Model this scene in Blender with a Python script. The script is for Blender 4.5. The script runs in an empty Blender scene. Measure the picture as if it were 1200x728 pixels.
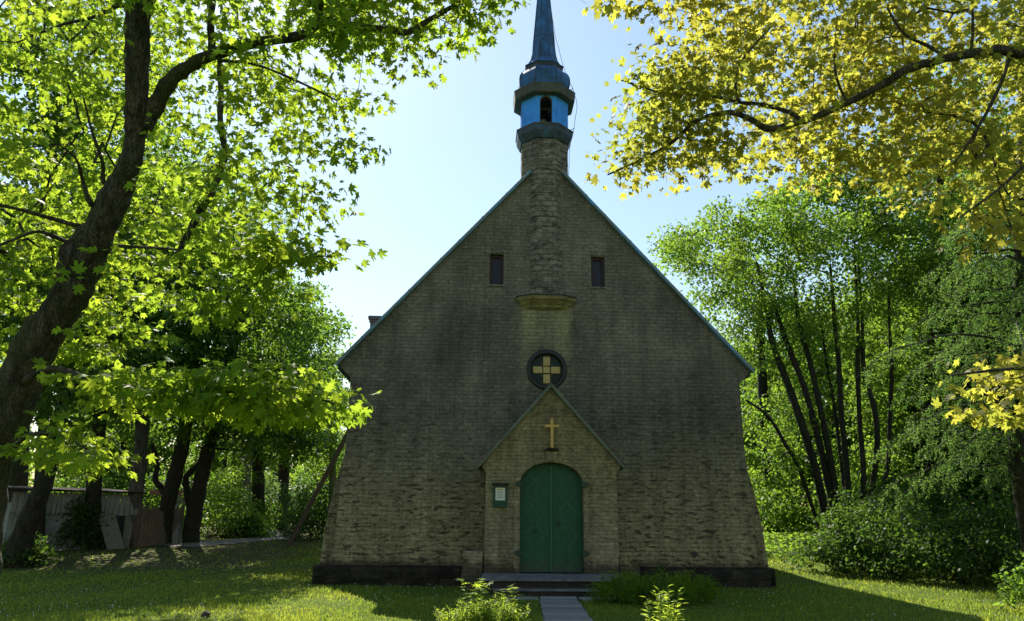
import bpy, bmesh, math, random
import numpy as np
from mathutils import Vector, Matrix

random.seed(5)
rng = np.random.default_rng(11)
scene = bpy.context.scene
COL = scene.collection

# ------------------------------------------------------------------ camera, sky, sun, exposure
CAM = np.array([-1.755, -18.5, 1.6])
FPX, PITCH, YAW, ROLL = 864.6, math.radians(15.8), math.radians(2.6), math.radians(0.54)


def ray(x, y):
    """direction of the photograph's pixel (1200 x 728), one metre forward"""
    a, b = x - 600.0, y - 364.0
    c, s = math.cos(ROLL), math.sin(ROLL)
    a, b = a * c + b * s, -a * s + b * c
    r, u = a / FPX, -b / FPX
    fw = math.cos(PITCH) - u * math.sin(PITCH)
    z = math.sin(PITCH) + u * math.cos(PITCH)
    return np.array([r * math.cos(YAW) + fw * math.sin(YAW), -r * math.sin(YAW) + fw * math.cos(YAW), z])


def at(x, y, d):
    return CAM + ray(x, y) * d


cam_data = bpy.data.cameras.new('camera')
cam = bpy.data.objects.new('camera', cam_data)
COL.objects.link(cam)
cz = -ray(600, 364); cz /= np.linalg.norm(cz)
cx = ray(1600, 364) - ray(600, 364); cx /= np.linalg.norm(cx)
cy = np.cross(cz, cx)
M = Matrix([[cx[i], cy[i], cz[i], CAM[i]] for i in range(3)] + [[0, 0, 0, 1]])
cam.matrix_world = M
cam_data.sensor_fit = 'HORIZONTAL'
cam_data.sensor_width = 36.0
cam_data.lens = 36.0 * FPX / 1200.0
cam_data.clip_start = 0.05
cam_data.clip_end = 3000
scene.camera = cam

SUN_EL, SUN_AZ = math.radians(46.0), math.radians(-21.0)      # azimuth from +Y, negative = left
world = bpy.data.worlds.new('World')
scene.world = world
world.use_nodes = True
wn = world.node_tree
wn.nodes.clear()
w_out = wn.nodes.new('ShaderNodeOutputWorld')
w_bg = wn.nodes.new('ShaderNodeBackground')
w_sky = wn.nodes.new('ShaderNodeTexSky')
w_sky.sky_type = 'NISHITA'
w_sky.sun_disc = False
w_sky.sun_elevation = SUN_EL
w_sky.sun_rotation = SUN_AZ
w_sky.air_density = 1.75
w_sky.dust_density = 0.38
w_sky.ozone_density = 2.0
w_bg.inputs['Strength'].default_value = 0.066
wn.links.new(w_sky.outputs[0], w_bg.inputs[0])
wn.links.new(w_bg.outputs[0], w_out.inputs[0])

sun_data = bpy.data.lights.new('sun', 'SUN')
sun_data.energy = 4.6
sun_data.angle = math.radians(0.5)
sun_data.color = (1.0, 0.93, 0.80)
sun = bpy.data.objects.new('sun', sun_data)
COL.objects.link(sun)
to_sun = Vector((math.sin(SUN_AZ) * math.cos(SUN_EL), math.cos(SUN_AZ) * math.cos(SUN_EL), math.sin(SUN_EL)))
sun.rotation_euler = to_sun.to_track_quat('Z', 'Y').to_euler()
sun.location = (-20, 40, 40)

scene.view_settings.view_transform = 'Standard'
scene.view_settings.look = 'None'
scene.view_settings.exposure = 1.28
scene.view_settings.gamma = 1.0
scene.view_settings.use_curve_mapping = False
scene.cycles.max_bounces = 6
scene.cycles.diffuse_bounces = 4
scene.cycles.glossy_bounces = 2
scene.cycles.transmission_bounces = 4
scene.cycles.use_denoising = True


# ------------------------------------------------------------------ helpers
def tag(o, label=None, cat=None, group=None, kind=None):
    if label: o['label'] = label
    if cat: o['category'] = cat
    if group: o['group'] = group
    if kind: o['kind'] = kind
    return o


def thing(name, loc, label, cat, group=None):
    o = bpy.data.objects.new(name, None)
    COL.objects.link(o)
    o.empty_display_size = 0.2
    o.location = Vector([float(v) for v in loc])
    return tag(o, label, cat, group)


def world_loc(o):
    v = Vector((0, 0, 0))
    while o is not None:
        v += o.location
        o = o.parent
    return v


def link_mesh(name, me, parent=None, loc=None):
    o = bpy.data.objects.new(name, me)
    COL.objects.link(o)
    if parent is not None:
        o.parent = parent
    if loc is not None:
        o.location = Vector([float(v) for v in loc])
    return o


class MB:
    """collects shapes in world coordinates, links them as one mesh object"""
    def __init__(self):
        self.v, self.f = [], []

    def add(self, vs, fs):
        n = len(self.v)
        self.v += [tuple(map(float, p)) for p in vs]
        self.f += [tuple(i + n for i in q) for q in fs]

    def box(self, x0, x1, y0, y1, z0, z1):
        self.add([(x0, y0, z0), (x1, y0, z0), (x1, y1, z0), (x0, y1, z0), (x0, y0, z1), (x1, y0, z1), (x1, y1, z1), (x0, y1, z1)],
                 [(0, 3, 2, 1), (4, 5, 6, 7), (0, 1, 5, 4), (1, 2, 6, 5), (2, 3, 7, 6), (3, 0, 4, 7)])

    def hexa(self, p):
        self.add(p, [(0, 3, 2, 1), (4, 5, 6, 7), (0, 1, 5, 4), (1, 2, 6, 5), (2, 3, 7, 6), (3, 0, 4, 7)])

    def prism(self, poly, y0, y1):
        """poly in (x, z), counter-clockwise seen from the front (-y)"""
        n = len(poly)
        self.add([(x, y0, z) for x, z in poly] + [(x, y1, z) for x, z in poly],
                 [tuple(range(n)), tuple(range(2 * n - 1, n - 1, -1))] +
                 [(i, i + n, (i + 1) % n + n, (i + 1) % n) for i in range(n)])

    def prism_x(self, poly, x0, x1):
        """poly in (y, z)"""
        n = len(poly)
        self.add([(x0, y, z) for y, z in poly] + [(x1, y, z) for y, z in poly],
                 [tuple(range(n - 1, -1, -1)), tuple(range(n, 2 * n))] +
                 [(i, (i + 1) % n, (i + 1) % n + n, i + n) for i in range(n)])

    def prism_z(self, poly, z0, z1):
        n = len(poly)
        self.add([(x, y, z0) for x, y in poly] + [(x, y, z1) for x, y in poly],
                 [tuple(range(n - 1, -1, -1)), tuple(range(n, 2 * n))] +
                 [(i, (i + 1) % n, (i + 1) % n + n, i + n) for i in range(n)])

    def rings(self, rings, cap0=True, cap1=True):
        n = len(rings[0])
        vs, fs = [], []
        for r in rings: vs += list(r)
        for k in range(len(rings) - 1):
            for i in range(n):
                j = (i + 1) % n
                fs.append((k * n + i, k * n + j, (k + 1) * n + j, (k + 1) * n + i))
        if cap0: fs.append(tuple(range(n - 1, -1, -1)))
        if cap1: fs.append(tuple((len(rings) - 1) * n + i for i in range(n)))
        self.add(vs, fs)

    def octa(self, prof, c, cap0=True, cap1=True, n=8):
        rr = []
        for r, z in prof:
            R = r / math.cos(math.pi / n)
            rr.append([(c[0] + R * math.cos(math.pi / n + 2 * math.pi * k / n), c[1] + R * math.sin(math.pi / n + 2 * math.pi * k / n), z) for k in range(n)])
        self.rings(rr, cap0, cap1)

    def tube(self, pts, rad, n=8, jitter=0.0, cap=True):
        pts = [np.array(p, float) for p in pts]
        rr = []
        up = np.array([0.31, 0.12, 0.94])
        ref = None
        for i, p in enumerate(pts):
            t = pts[min(i + 1, len(pts) - 1)] - pts[max(i - 1, 0)]
            t = t / (np.linalg.norm(t) + 1e-9)
            if ref is None:
                ref = up if abs(t @ up) < 0.9 else np.array([1.0, 0.1, 0])
            a = ref - t * (ref @ t)
            a /= np.linalg.norm(a) + 1e-9
            ref = a
            b = np.cross(t, a)
            r = rad[i] if hasattr(rad, '__len__') else rad
            rr.append([p + (a * math.cos(2 * math.pi * k / n) + b * math.sin(2 * math.pi * k / n)) * r * (1 + (random.uniform(-jitter, jitter) if jitter else 0)) for k in range(n)])
        self.rings(rr, cap, cap)

    def build(self, name, mat, parent=None, origin=None, smooth=False, bevel=0.0, segs=1):
        off = world_loc(parent) if parent is not None else Vector(origin if origin is not None else (0, 0, 0))
        me = bpy.data.meshes.new(name)
        me.from_pydata([(x - off.x, y - off.y, z - off.z) for x, y, z in self.v], [], self.f)
        me.materials.append(mat)
        if smooth:
            me.polygons.foreach_set('use_smooth', [True] * len(me.polygons))
        me.update()
        o = link_mesh(name, me, parent, None if parent is not None else off)
        if bevel:
            b = o.modifiers.new('bevel', 'BEVEL')
            b.width = bevel; b.segments = segs; b.limit_method = 'ANGLE'; b.angle_limit = math.radians(35)
        return o


def fast_mesh(name, V, F, mat):
    """V (n,3), F (m,k) numpy"""
    me = bpy.data.meshes.new(name)
    V = np.ascontiguousarray(V, dtype=np.float32); F = np.ascontiguousarray(F, dtype=np.int32)
    m, k = F.shape
    me.vertices.add(len(V)); me.vertices.foreach_set('co', V.ravel())
    me.loops.add(m * k); me.loops.foreach_set('vertex_index', F.ravel())
    me.polygons.add(m); me.polygons.foreach_set('loop_start', np.arange(0, m * k, k, dtype=np.int32))
    me.materials.append(mat)
    me.update(calc_edges=True)
    return me


def holed(outer, holes, y0, y1):
    """flat panel with holes in the x-z plane, extruded from y0 to y1; returns MB-style (verts, faces)"""
    bm = bmesh.new()
    edges = []
    for loop in [outer] + holes:
        vs = [bm.verts.new((x, y0, z)) for x, z in loop]
        for i in range(len(vs)):
            edges.append(bm.edges.new((vs[i], vs[(i + 1) % len(vs)])))
    bmesh.ops.triangle_fill(bm, edges=edges, use_beauty=True, use_dissolve=False, normal=(0, -1, 0))
    ret = bmesh.ops.extrude_face_region(bm, geom=bm.faces[:])
    bmesh.ops.translate(bm, vec=(0, y1 - y0, 0), verts=[g for g in ret['geom'] if isinstance(g, bmesh.types.BMVert)])
    bmesh.ops.recalc_face_normals(bm, faces=bm.faces[:])
    bm.verts.index_update()
    out = [tuple(v.co) for v in bm.verts], [tuple(v.index for v in f.verts) for f in bm.faces]
    bm.free()
    return out


# ------------------------------------------------------------------ materials
def new_mat(name):
    m = bpy.data.materials.new(name)
    m.use_nodes = True
    nt = m.node_tree
    nt.nodes.clear()
    out = nt.nodes.new('ShaderNodeOutputMaterial')
    return m, nt, out


class NT:
    def __init__(self, nt): self.nt = nt
    def n(self, t, **kw):
        q = self.nt.nodes.new(t)
        for k, v in kw.items():
            if hasattr(q, k): setattr(q, k, v)
        return q
    def l(self, a, b): self.nt.links.new(a, b)
    def math(self, op, a, b=None, clamp=False):
        q = self.n('ShaderNodeMath', operation=op); q.use_clamp = clamp
        for i, v in enumerate((a, b)):
            if v is None: continue
            if isinstance(v, (int, float)): q.inputs[i].default_value = v
            else: self.l(v, q.inputs[i])
        return q.outputs[0]
    def noise(self, vec, scale, detail=4, rough=0.55, dist=0.0):
        q = self.n('ShaderNodeTexNoise'); q.inputs['Scale'].default_value = scale
        q.inputs['Detail'].default_value = detail; q.inputs['Roughness'].default_value = rough; q.inputs['Distortion'].default_value = dist
        if vec is not None: self.l(vec, q.inputs['Vector'])
        return q.outputs['Fac']
    def mapping(self, vec, scale=(1, 1, 1), loc=(0, 0, 0), rot=(0, 0, 0)):
        q = self.n('ShaderNodeMapping'); q.inputs['Scale'].default_value = scale; q.inputs['Location'].default_value = loc; q.inputs['Rotation'].default_value = rot
        self.l(vec, q.inputs['Vector']); return q.outputs[0]
    def ramp(self, fac, stops):
        q = self.n('ShaderNodeValToRGB'); e = q.color_ramp.elements
        while len(e) < len(stops): e.new(0.5)
        for i, (p, c) in enumerate(stops):
            e[i].position = p; e[i].color = (c[0], c[1], c[2], 1) if hasattr(c, '__len__') else (c, c, c, 1)
        self.l(fac, q.inputs[0]); return q.outputs[0]
    def mix(self, fac, a, b, mode='MIX'):
        q = self.n('ShaderNodeMix', data_type='RGBA', blend_type=mode)
        for s, v in ((q.inputs[0], fac), (q.inputs[6], a), (q.inputs[7], b)):
            if isinstance(v, (int, float)): s.default_value = v
            elif hasattr(v, '__len__'): s.default_value = (v[0], v[1], v[2], 1)
            else: self.l(v, s)
        return q.outputs[2]
    def map_range(self, v, a, b, c=0.0, d=1.0, smooth=True):
        q = self.n('ShaderNodeMapRange'); q.interpolation_type = 'SMOOTHSTEP' if smooth else 'LINEAR'
        self.l(v, q.inputs[0])
        for i, x in enumerate((a, b, c, d)): q.inputs[i + 1].default_value = x
        return q.outputs[0]
    def bump(self, h, strength=0.5, dist=0.02, normal=None):
        q = self.n('ShaderNodeBump'); q.inputs['Strength'].default_value = strength; q.inputs['Distance'].default_value = dist
        self.l(h, q.inputs['Height'])
        if normal is not None: self.l(normal, q.inputs['Normal'])
        return q.outputs[0]


def principled(N, out, color, rough=0.8, metal=0.0, normal=None, spec=0.5):
    p = N.n('ShaderNodeBsdfPrincipled')
    if hasattr(color, '__len__'): p.inputs['Base Color'].default_value = (color[0], color[1], color[2], 1)
    else: N.l(color, p.inputs['Base Color'])
    if isinstance(rough, (int, float)): p.inputs['Roughness'].default_value = rough
    else: N.l(rough, p.inputs['Roughness'])
    p.inputs['Metallic'].default_value = metal
    p.inputs['Specular IOR Level'].default_value = spec
    if normal is not None: N.l(normal, p.inputs['Normal'])
    N.l(p.outputs[0], out.inputs[0])
    return p


def world_pos(N):
    return N.n('ShaderNodeNewGeometry').outputs['Position']


def mat_simple(name, color, rough=0.7, metal=0.0, var=0.25, scale=6.0, bump=0.15, bdist=0.01, spec=0.4, stretch=(1, 1, 1)):
    m, nt, out = new_mat(name); N = NT(nt)
    co = N.mapping(N.n('ShaderNodeTexCoord').outputs['Object'], stretch)
    f = N.noise(co, scale, 6, 0.6)
    f2 = N.noise(co, scale * 5, 4, 0.6)
    k = N.ramp(f, [(0.25, 1 - var), (0.75, 1 + var)])
    c = N.mix(1.0, color, k, 'MULTIPLY')
    k2 = N.ramp(f2, [(0.2, 1 - var * 0.6), (0.8, 1 + var * 0.6)])
    c = N.mix(1.0, c, k2, 'MULTIPLY')
    principled(N, out, c, rough, metal, N.bump(f2, bump, bdist), spec)
    return m


def mat_stone(name, kind):
    """old brick wall, kind: facade / porch / shaft / plinth"""
    m, nt, out = new_mat(name); N = NT(nt)
    pos = world_pos(N)
    sep = N.n('ShaderNodeSeparateXYZ'); N.l(pos, sep.inputs[0])
    u = N.math('ADD', sep.outputs[0], sep.outputs[1])
    wob = N.noise(pos, 0.9, 3)
    z = N.math('ADD', sep.outputs[2], N.math('MULTIPLY', N.math('SUBTRACT', wob, 0.5), 0.06))
    wob2 = N.noise(pos, 7.0, 4, 0.7)
    z = N.math('ADD', z, N.math('MULTIPLY', N.math('SUBTRACT', wob2, 0.5), 0.02 if kind == 'shaft' else 0.055))
    u2 = N.math('ADD', u, N.math('MULTIPLY', N.math('SUBTRACT', wob2, 0.5), 0.16))
    cmb = N.n('ShaderNodeCombineXYZ'); N.l(u2, cmb.inputs[0]); N.l(z, cmb.inputs[1])
    br = N.n('ShaderNodeTexBrick')
    N.l(cmb.outputs[0], br.inputs['Vector'])
    br.inputs['Scale'].default_value = 1.0
    bw, rh, ms = {'facade': (0.235, 0.098, 0.013), 'porch': (0.24, 0.085, 0.009), 'shaft': (0.27, 0.155, 0.018), 'plinth': (0.6, 0.25, 0.015)}[kind]
    br.inputs['Brick Width'].default_value = bw; br.inputs['Row Height'].default_value = rh
    br.inputs['Mortar Size'].default_value = ms; br.inputs['Mortar Smooth'].default_value = 0.7
    br.inputs['Bias'].default_value = 0.0
    br.inputs['Color1'].default_value = (0.62, 0.62, 0.62, 1); br.inputs['Color2'].default_value = (1.35, 1.33, 1.28, 1)
    br.inputs['Mortar'].default_value = (0.60, 0.60, 0.60, 1)
    big = N.noise(pos, 0.45, 5, 0.6, 0.6)
    mid = N.noise(pos, 2.6, 6, 0.65)
    fine = N.noise(pos, 28, 5, 0.7)
    # horizontal erosion gouges along the courses
    g = N.noise(N.mapping(pos, (2.0, 2.0, 6.5)), 1.7, 6, 0.68, 0.5)
    g2 = N.noise(N.mapping(pos, (2.0, 2.0, 9.0), (3, 1, 7)), 2.6, 4, 0.6, 0.2)
    gouge = N.math('MULTIPLY', N.map_range(g, 0.53, 0.60), N.map_range(g2, 0.38, 0.58))
    zz = sep.outputs[2]
    if kind in ('facade', 'porch'):
        zn = N.math('ADD', zz, N.math('MULTIPLY', N.math('SUBTRACT', big, 0.5), 3.0))
        zl = N.math('ADD', zn, N.math('MULTIPLY', N.math('SUBTRACT', mid, 0.5), 2.2))
        low = N.map_range(zl, 4.3, 0.9)
        if kind == 'facade':
            colA = N.ramp(big, [(0.28, (0.090, 0.085, 0.074)), (0.5, (0.145, 0.140, 0.120)), (0.72, (0.215, 0.208, 0.176))])
            colB = N.ramp(mid, [(0.25, (0.20, 0.185, 0.118)), (0.55, (0.275, 0.255, 0.158)), (0.8, (0.34, 0.315, 0.20))])
        else:
            colA = N.ramp(mid, [(0.25, (0.20, 0.185, 0.10)), (0.55, (0.26, 0.24, 0.135)), (0.8, (0.30, 0.285, 0.175))])
            colB = N.ramp(mid, [(0.25, (0.185, 0.175, 0.12)), (0.55, (0.255, 0.24, 0.16)), (0.8, (0.31, 0.295, 0.21))])
        col = N.mix(low, colA, colB)
        if kind == 'facade':
            # pale lichen streak washed down under the stone corbel
            ax = N.math('ABSOLUTE', N.math('ADD', sep.outputs[0], 0.03))
            ax = N.math('ADD', ax, N.math('MULTIPLY', N.math('SUBTRACT', mid, 0.5), 0.35))
            st = N.math('MULTIPLY', N.map_range(ax, 0.80, 0.45), N.map_range(zn, 4.6, 6.4))
            st = N.math('MULTIPLY', st, N.map_range(zz, 7.2, 6.9))
            inner = N.map_range(ax, 0.12, 0.45, 0.45, 1.0)
            st = N.math('MULTIPLY', N.math('MULTIPLY', st, inner), 0.8)
            col = N.mix(st, col, (0.32, 0.31, 0.19))
            # paler, washed upper gable
            up = N.math('MULTIPLY', N.map_range(zn, 6.5, 8.5), 0.55)
            col = N.mix(up, col, N.ramp(mid, [(0.3, (0.13, 0.13, 0.11)), (0.7, (0.24, 0.24, 0.20))]))
        vs = N.noise(N.mapping(pos, (3.2, 3.2, 0.35), (2, 5, 1)), 1.3, 5, 0.65)
        col = N.mix(1.0, col, N.ramp(vs, [(0.3, 0.72), (0.5, 1.0), (0.7, 1.22)]), 'MULTIPLY')
        gfac = N.math('MULTIPLY', gouge, N.map_range(zl, 5.6, 1.6, 0.05, 0.85) if kind == 'facade' else 0.25)
        col = N.mix(gfac, col, (0.045, 0.040, 0.032))
        # damp dark foot
        foot = N.map_range(N.math('ADD', zz, N.math('MULTIPLY', N.math('SUBTRACT', mid, 0.5), 0.5)), 0.75, 0.50)
        col = N.mix(N.math('MULTIPLY', foot, 0.8), col, (0.04, 0.038, 0.03))
    elif kind == 'shaft':
        col = N.ramp(mid, [(0.2, (0.13, 0.125, 0.11)), (0.5, (0.20, 0.195, 0.17)), (0.8, (0.30, 0.29, 0.25))])
        col = N.mix(N.math('MULTIPLY', gouge, 0.5), col, (0.06, 0.055, 0.05))
    else:
        col = N.ramp(mid, [(0.25, (0.016, 0.015, 0.012)), (0.6, (0.036, 0.033, 0.026)), (0.85, (0.085, 0.08, 0.06))])
    bcol = N.mix({'facade': 0.33, 'porch': 0.28, 'shaft': 0.6}.get(kind, 0.85), (1, 1, 1), br.outputs['Color'])
    col = N.mix(1.0, col, bcol, 'MULTIPLY')
    rough_ = N.noise(pos, 11, 6, 0.75)
    col = N.mix(1.0, col, N.ramp(rough_, [(0.28, 0.55), (0.5, 0.98), (0.72, 1.45)]), 'MULTIPLY')
    fk = N.ramp(fine, [(0.25, 0.62), (0.75, 1.36)])
    col = N.mix(1.0, col, fk, 'MULTIPLY')
    col = N.mix(1.0, col, (1.0, 0.91, 0.82), 'MULTIPLY')
    h = N.math('SUBTRACT', N.math('ADD', N.math('MULTIPLY', fine, 0.5), N.math('MULTIPLY', rough_, 1.1)), N.math('MULTIPLY', br.outputs['Fac'], 0.6 if kind != 'shaft' else 1.0))
    h = N.math('SUBTRACT', h, N.math('MULTIPLY', gfac if kind in ('facade', 'porch') else gouge, 1.4))
    h = N.math('ADD', h, N.math('MULTIPLY', mid, 0.9))
    principled(N, out, col, 0.92, 0, N.bump(h, 0.85, 0.03), 0.2)
    return m


def mat_leaf(name, dark, light, trans, rough=0.45, mixf=0.5, spec=0.14):
    m, nt, out = new_mat(name); N = NT(nt)
    geo = N.n('ShaderNodeNewGeometry')
    rnd = geo.outputs['Random Per Island']
    c = N.ramp(rnd, [(0.0, dark), (1.0, light)])
    pos = geo.outputs['Position']
    patch = N.noise(pos, 0.7, 2)
    t = N.mix(N.map_range(patch, 0.35, 0.65), trans, (trans[0] * 0.72, trans[1] * 0.85, trans[2] * 0.8))
    tv = N.ramp(N.math('FRACT', N.math('MULTIPLY', rnd, 7.13)), [(0.0, 0.65), (1.0, 1.25)])
    t = N.mix(1.0, t, tv, 'MULTIPLY')
    p = N.n('ShaderNodeBsdfPrincipled')
    N.l(c, p.inputs['Base Color']); p.inputs['Roughness'].default_value = rough
    p.inputs['Specular IOR Level'].default_value = spec
    tr = N.n('ShaderNodeBsdfTranslucent'); N.l(t, tr.inputs[0])
    mx = N.n('ShaderNodeMixShader'); mx.inputs[0].default_value = mixf
    N.l(p.outputs[0], mx.inputs[1]); N.l(tr.outputs[0], mx.inputs[2]); N.l(mx.outputs[0], out.inputs[0])
    return m


def mat_bark(name, a, b, moss=None, scale=1.0):
    m, nt, out = new_mat(name); N = NT(nt)
    pos = world_pos(N)
    st = N.mapping(pos, (5 * scale, 5 * scale, 1.0 * scale))
    v = N.n('ShaderNodeTexVoronoi'); v.feature = 'DISTANCE_TO_EDGE'; v.inputs['Scale'].default_value = 3.5
    N.l(N.mapping(pos, (11 * scale, 11 * scale, 2.2 * scale)), v.inputs['Vector'])
    f = N.noise(st, 3.0, 7, 0.7, 0.4)
    big = N.noise(pos, 2.2, 3)
    c = N.mix(N.map_range(f, 0.35, 0.65), a, b)
    if moss:
        c = N.mix(N.math('MULTIPLY', N.map_range(big, 0.45, 0.62), 0.7), c, moss)
    crack = N.map_range(v.outputs['Distance'], 0.0, 0.12)
    c = N.mix(N.math('MULTIPLY', N.math('SUBTRACT', 1.0, crack), 0.25), c, (a[0] * 0.4, a[1] * 0.4, a[2] * 0.4))
    h = N.math('ADD', N.math('MULTIPLY', f, 0.7), N.math('MULTIPLY', crack, 0.3))
    principled(N, out, c, 0.9, 0, N.bump(h, 1.0, 0.05), 0.2)
    return m


def mat_sheet(name, stops, rough=0.42, spec=0.5):
    """painted sheet metal: weathered patches and runs"""
    m, nt, out = new_mat(name); N = NT(nt)
    pos = world_pos(N)
    a = N.noise(pos, 2.2, 6, 0.65, 0.4)
    b = N.noise(N.mapping(pos, (6, 6, 0.8)), 1.6, 5, 0.65)
    f = N.math('ADD', N.math('MULTIPLY', a, 0.55), N.math('MULTIPLY', b, 0.45))
    c = N.ramp(f, stops)
    fine = N.noise(pos, 30, 4, 0.7)
    c = N.mix(1.0, c, N.ramp(fine, [(0.2, 0.82), (0.8, 1.15)]), 'MULTIPLY')
    principled(N, out, c, rough, 0.0, N.bump(a, 0.25, 0.02), spec)
    return m


MT = {}
MT['facade'] = mat_stone('old_wall', 'facade')
MT['porch'] = mat_stone('porch_wall', 'porch')
MT['shaft'] = mat_stone('block_stone', 'shaft')
MT['plinth'] = mat_stone('damp_plinth', 'plinth')
MT['blue'] = mat_sheet('blue_sheet', [(0.30, (0.035, 0.17, 0.50)), (0.5, (0.05, 0.28, 0.85)), (0.7, (0.065, 0.33, 0.92))], 0.6, 0.15)
MT['oldblue'] = mat_sheet('weathered_blue_sheet', [(0.32, (0.02, 0.03, 0.04)), (0.48, (0.03, 0.085, 0.20)), (0.64, (0.04, 0.165, 0.46))], 0.55, 0.2)
MT['floorblue'] = mat_sheet('dark_blue_sheet', [(0.35, (0.018, 0.022, 0.025)), (0.52, (0.03, 0.055, 0.085)), (0.66, (0.035, 0.10, 0.20))], 0.5, 0.3)
MT['coping'] = mat_sheet('coping_sheet', [(0.44, (0.11, 0.15, 0.15)), (0.56, (0.09, 0.19, 0.28)), (0.68, (0.07, 0.26, 0.60))], 0.5)
MT['patina'] = mat_sheet('patina_sheet', [(0.35, (0.085, 0.09, 0.065)), (0.5, (0.125, 0.14, 0.105)), (0.68, (0.165, 0.185, 0.145))], 0.8, 0.2)
MT['cornice'] = mat_sheet('tarred_cornice', [(0.3, (0.035, 0.035, 0.032)), (0.5, (0.07, 0.075, 0.06)), (0.7, (0.12, 0.12, 0.085))], 0.7, 0.3)
MT['roofsheet'] = mat_sheet('roof_sheet', [(0.35, (0.06, 0.13, 0.17)), (0.55, (0.09, 0.22, 0.32)), (0.7, (0.12, 0.28, 0.40))], 0.5)
MT['collar'] = mat_simple('black_collar', (0.02, 0.021, 0.022), 0.5)
MT['door'] = mat_simple('green_door_paint', (0.003, 0.046, 0.020), 0.55, 0, 0.22, 3.0, 0.2, 0.004, 0.5, (1, 1, 0.35))
m_, nt_, out_ = new_mat('worn_green_door'); N_ = NT(nt_)
pos_ = world_pos(N_)
a_ = N_.noise(N_.mapping(pos_, (9, 9, 0.9)), 2.2, 6, 0.7)
b_ = N_.noise(pos_, 14, 5, 0.7)
c__ = N_.ramp(a_, [(0.3, (0.002, 0.046, 0.020)), (0.55, (0.004, 0.070, 0.031)), (0.75, (0.008, 0.090, 0.042))])
sp_ = N_.n('ShaderNodeSeparateXYZ'); N_.l(pos_, sp_.inputs[0])
foot_ = N_.map_range(N_.math('ADD', sp_.outputs[2], N_.math('MULTIPLY', N_.math('SUBTRACT', b_, 0.5), 0.6)), 0.85, 0.42)
c__ = N_.mix(N_.math('MULTIPLY', foot_, 0.55), c__, (0.045, 0.045, 0.035))
c__ = N_.mix(N_.math('MULTIPLY', N_.map_range(b_, 0.62, 0.72), 0.35), c__, (0.03, 0.085, 0.055))
principled(N_, out_, c__, 0.55, 0, N_.bump(N_.math('ADD', a_, b_), 0.3, 0.006), 0.35)
MT['door'] = m_
MT['doorstrip'] = mat_simple('green_strip_paint', (0.012, 0.090, 0.046), 0.5, 0, 0.2, 5.0, 0.1, 0.003)
MT['iron'] = mat_simple('dark_green_iron', (0.012, 0.04, 0.026), 0.5, 0, 0.2)
MT['gold'] = mat_simple('gilded_wood', (0.50, 0.32, 0.09), 0.45, 0.15, 0.18, 9.0, 0.1, 0.004)
MT['goldpane'] = mat_simple('ochre_glass', (0.40, 0.28, 0.09), 0.35, 0.0, 0.15, 7.0, 0.08, 0.003)
MT['black'] = mat_simple('black_paint', (0.012, 0.012, 0.012), 0.5, 0, 0.2)
MT['glass'] = mat_simple('dark_green_glass', (0.008, 0.02, 0.015), 0.35, 0, 0.3, 5, 0.05, 0.003, 0.2)
MT['glassblue'] = mat_simple('dark_window_glass', (0.010, 0.010, 0.018), 0.3, 0, 0.4, 4, 0.04, 0.003, 0.25)
MT['redframe'] = mat_simple('red_brown_frame', (0.030, 0.010, 0.010), 0.6, 0, 0.3)
MT['paper'] = mat_simple('white_paper', (0.60, 0.62, 0.55), 0.7, 0, 0.04, 4, 0.03, 0.002)
MT['ink'] = mat_simple('print_ink', (0.28, 0.30, 0.30), 0.8, 0, 0.1)
MT['yellowink'] = mat_simple('yellow_print', (0.42, 0.40, 0.06), 0.8, 0, 0.1)
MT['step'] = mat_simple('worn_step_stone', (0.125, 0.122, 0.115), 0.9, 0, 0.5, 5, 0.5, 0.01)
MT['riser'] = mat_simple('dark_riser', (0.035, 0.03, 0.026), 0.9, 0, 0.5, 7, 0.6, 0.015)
MT['board'] = mat_simple('grey_weathered_board', (0.22, 0.22, 0.22), 0.85, 0, 0.3, 3.5, 0.5, 0.006, 0.2, (1.2, 9, 9))
m_, nt_, out_ = new_mat('grey_weathered_plank'); N_ = NT(nt_)
g_ = N_.n('ShaderNodeNewGeometry')
gr_ = N_.noise(N_.mapping(g_.outputs['Position'], (1.5, 14, 14)), 3.0, 6, 0.7)
c__ = N_.ramp(g_.outputs['Random Per Island'], [(0.0, (0.13, 0.128, 0.12)), (0.5, (0.20, 0.195, 0.185)), (1.0, (0.28, 0.272, 0.258))])
c__ = N_.mix(1.0, c__, N_.ramp(gr_, [(0.25, 0.55), (0.75, 1.35)]), 'MULTIPLY')
principled(N_, out_, c__, 0.9, 0, N_.bump(gr_, 0.7, 0.008), 0.2)
MT['board'] = m_
MT['cable'] = mat_simple('grey_cable', (0.25, 0.25, 0.25), 0.6)
MT['wood'] = mat_simple('old_brown_wood', (0.10, 0.078, 0.060), 0.85, 0, 0.35, 5, 0.5, 0.006, 0.2, (8, 8, 0.8))
MT['slat'] = mat_simple('brown_fence_slat', (0.15, 0.115, 0.085), 0.85, 0, 0.5, 9, 0.5, 0.006, 0.2, (6, 6, 0.4))
MT['greywood'] = mat_simple('old_grey_wood', (0.21, 0.20, 0.18), 0.85, 0, 0.35, 5, 0.5, 0.006, 0.2, (7, 7, 0.7))
MT['palewood'] = mat_simple('pale_board', (0.17, 0.155, 0.125), 0.85, 0, 0.25, 5, 0.4, 0.005, 0.2, (7, 7, 0.7))
MT['limewash'] = mat_simple('flaking_limewash', (0.20, 0.21, 0.19), 0.9, 0, 0.4, 2.2, 0.4, 0.01)
MT['dark'] = mat_simple('interior_shade_black', (0.012, 0.011, 0.010), 0.9)  # near-black colour carries the shade inside the shed
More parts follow.
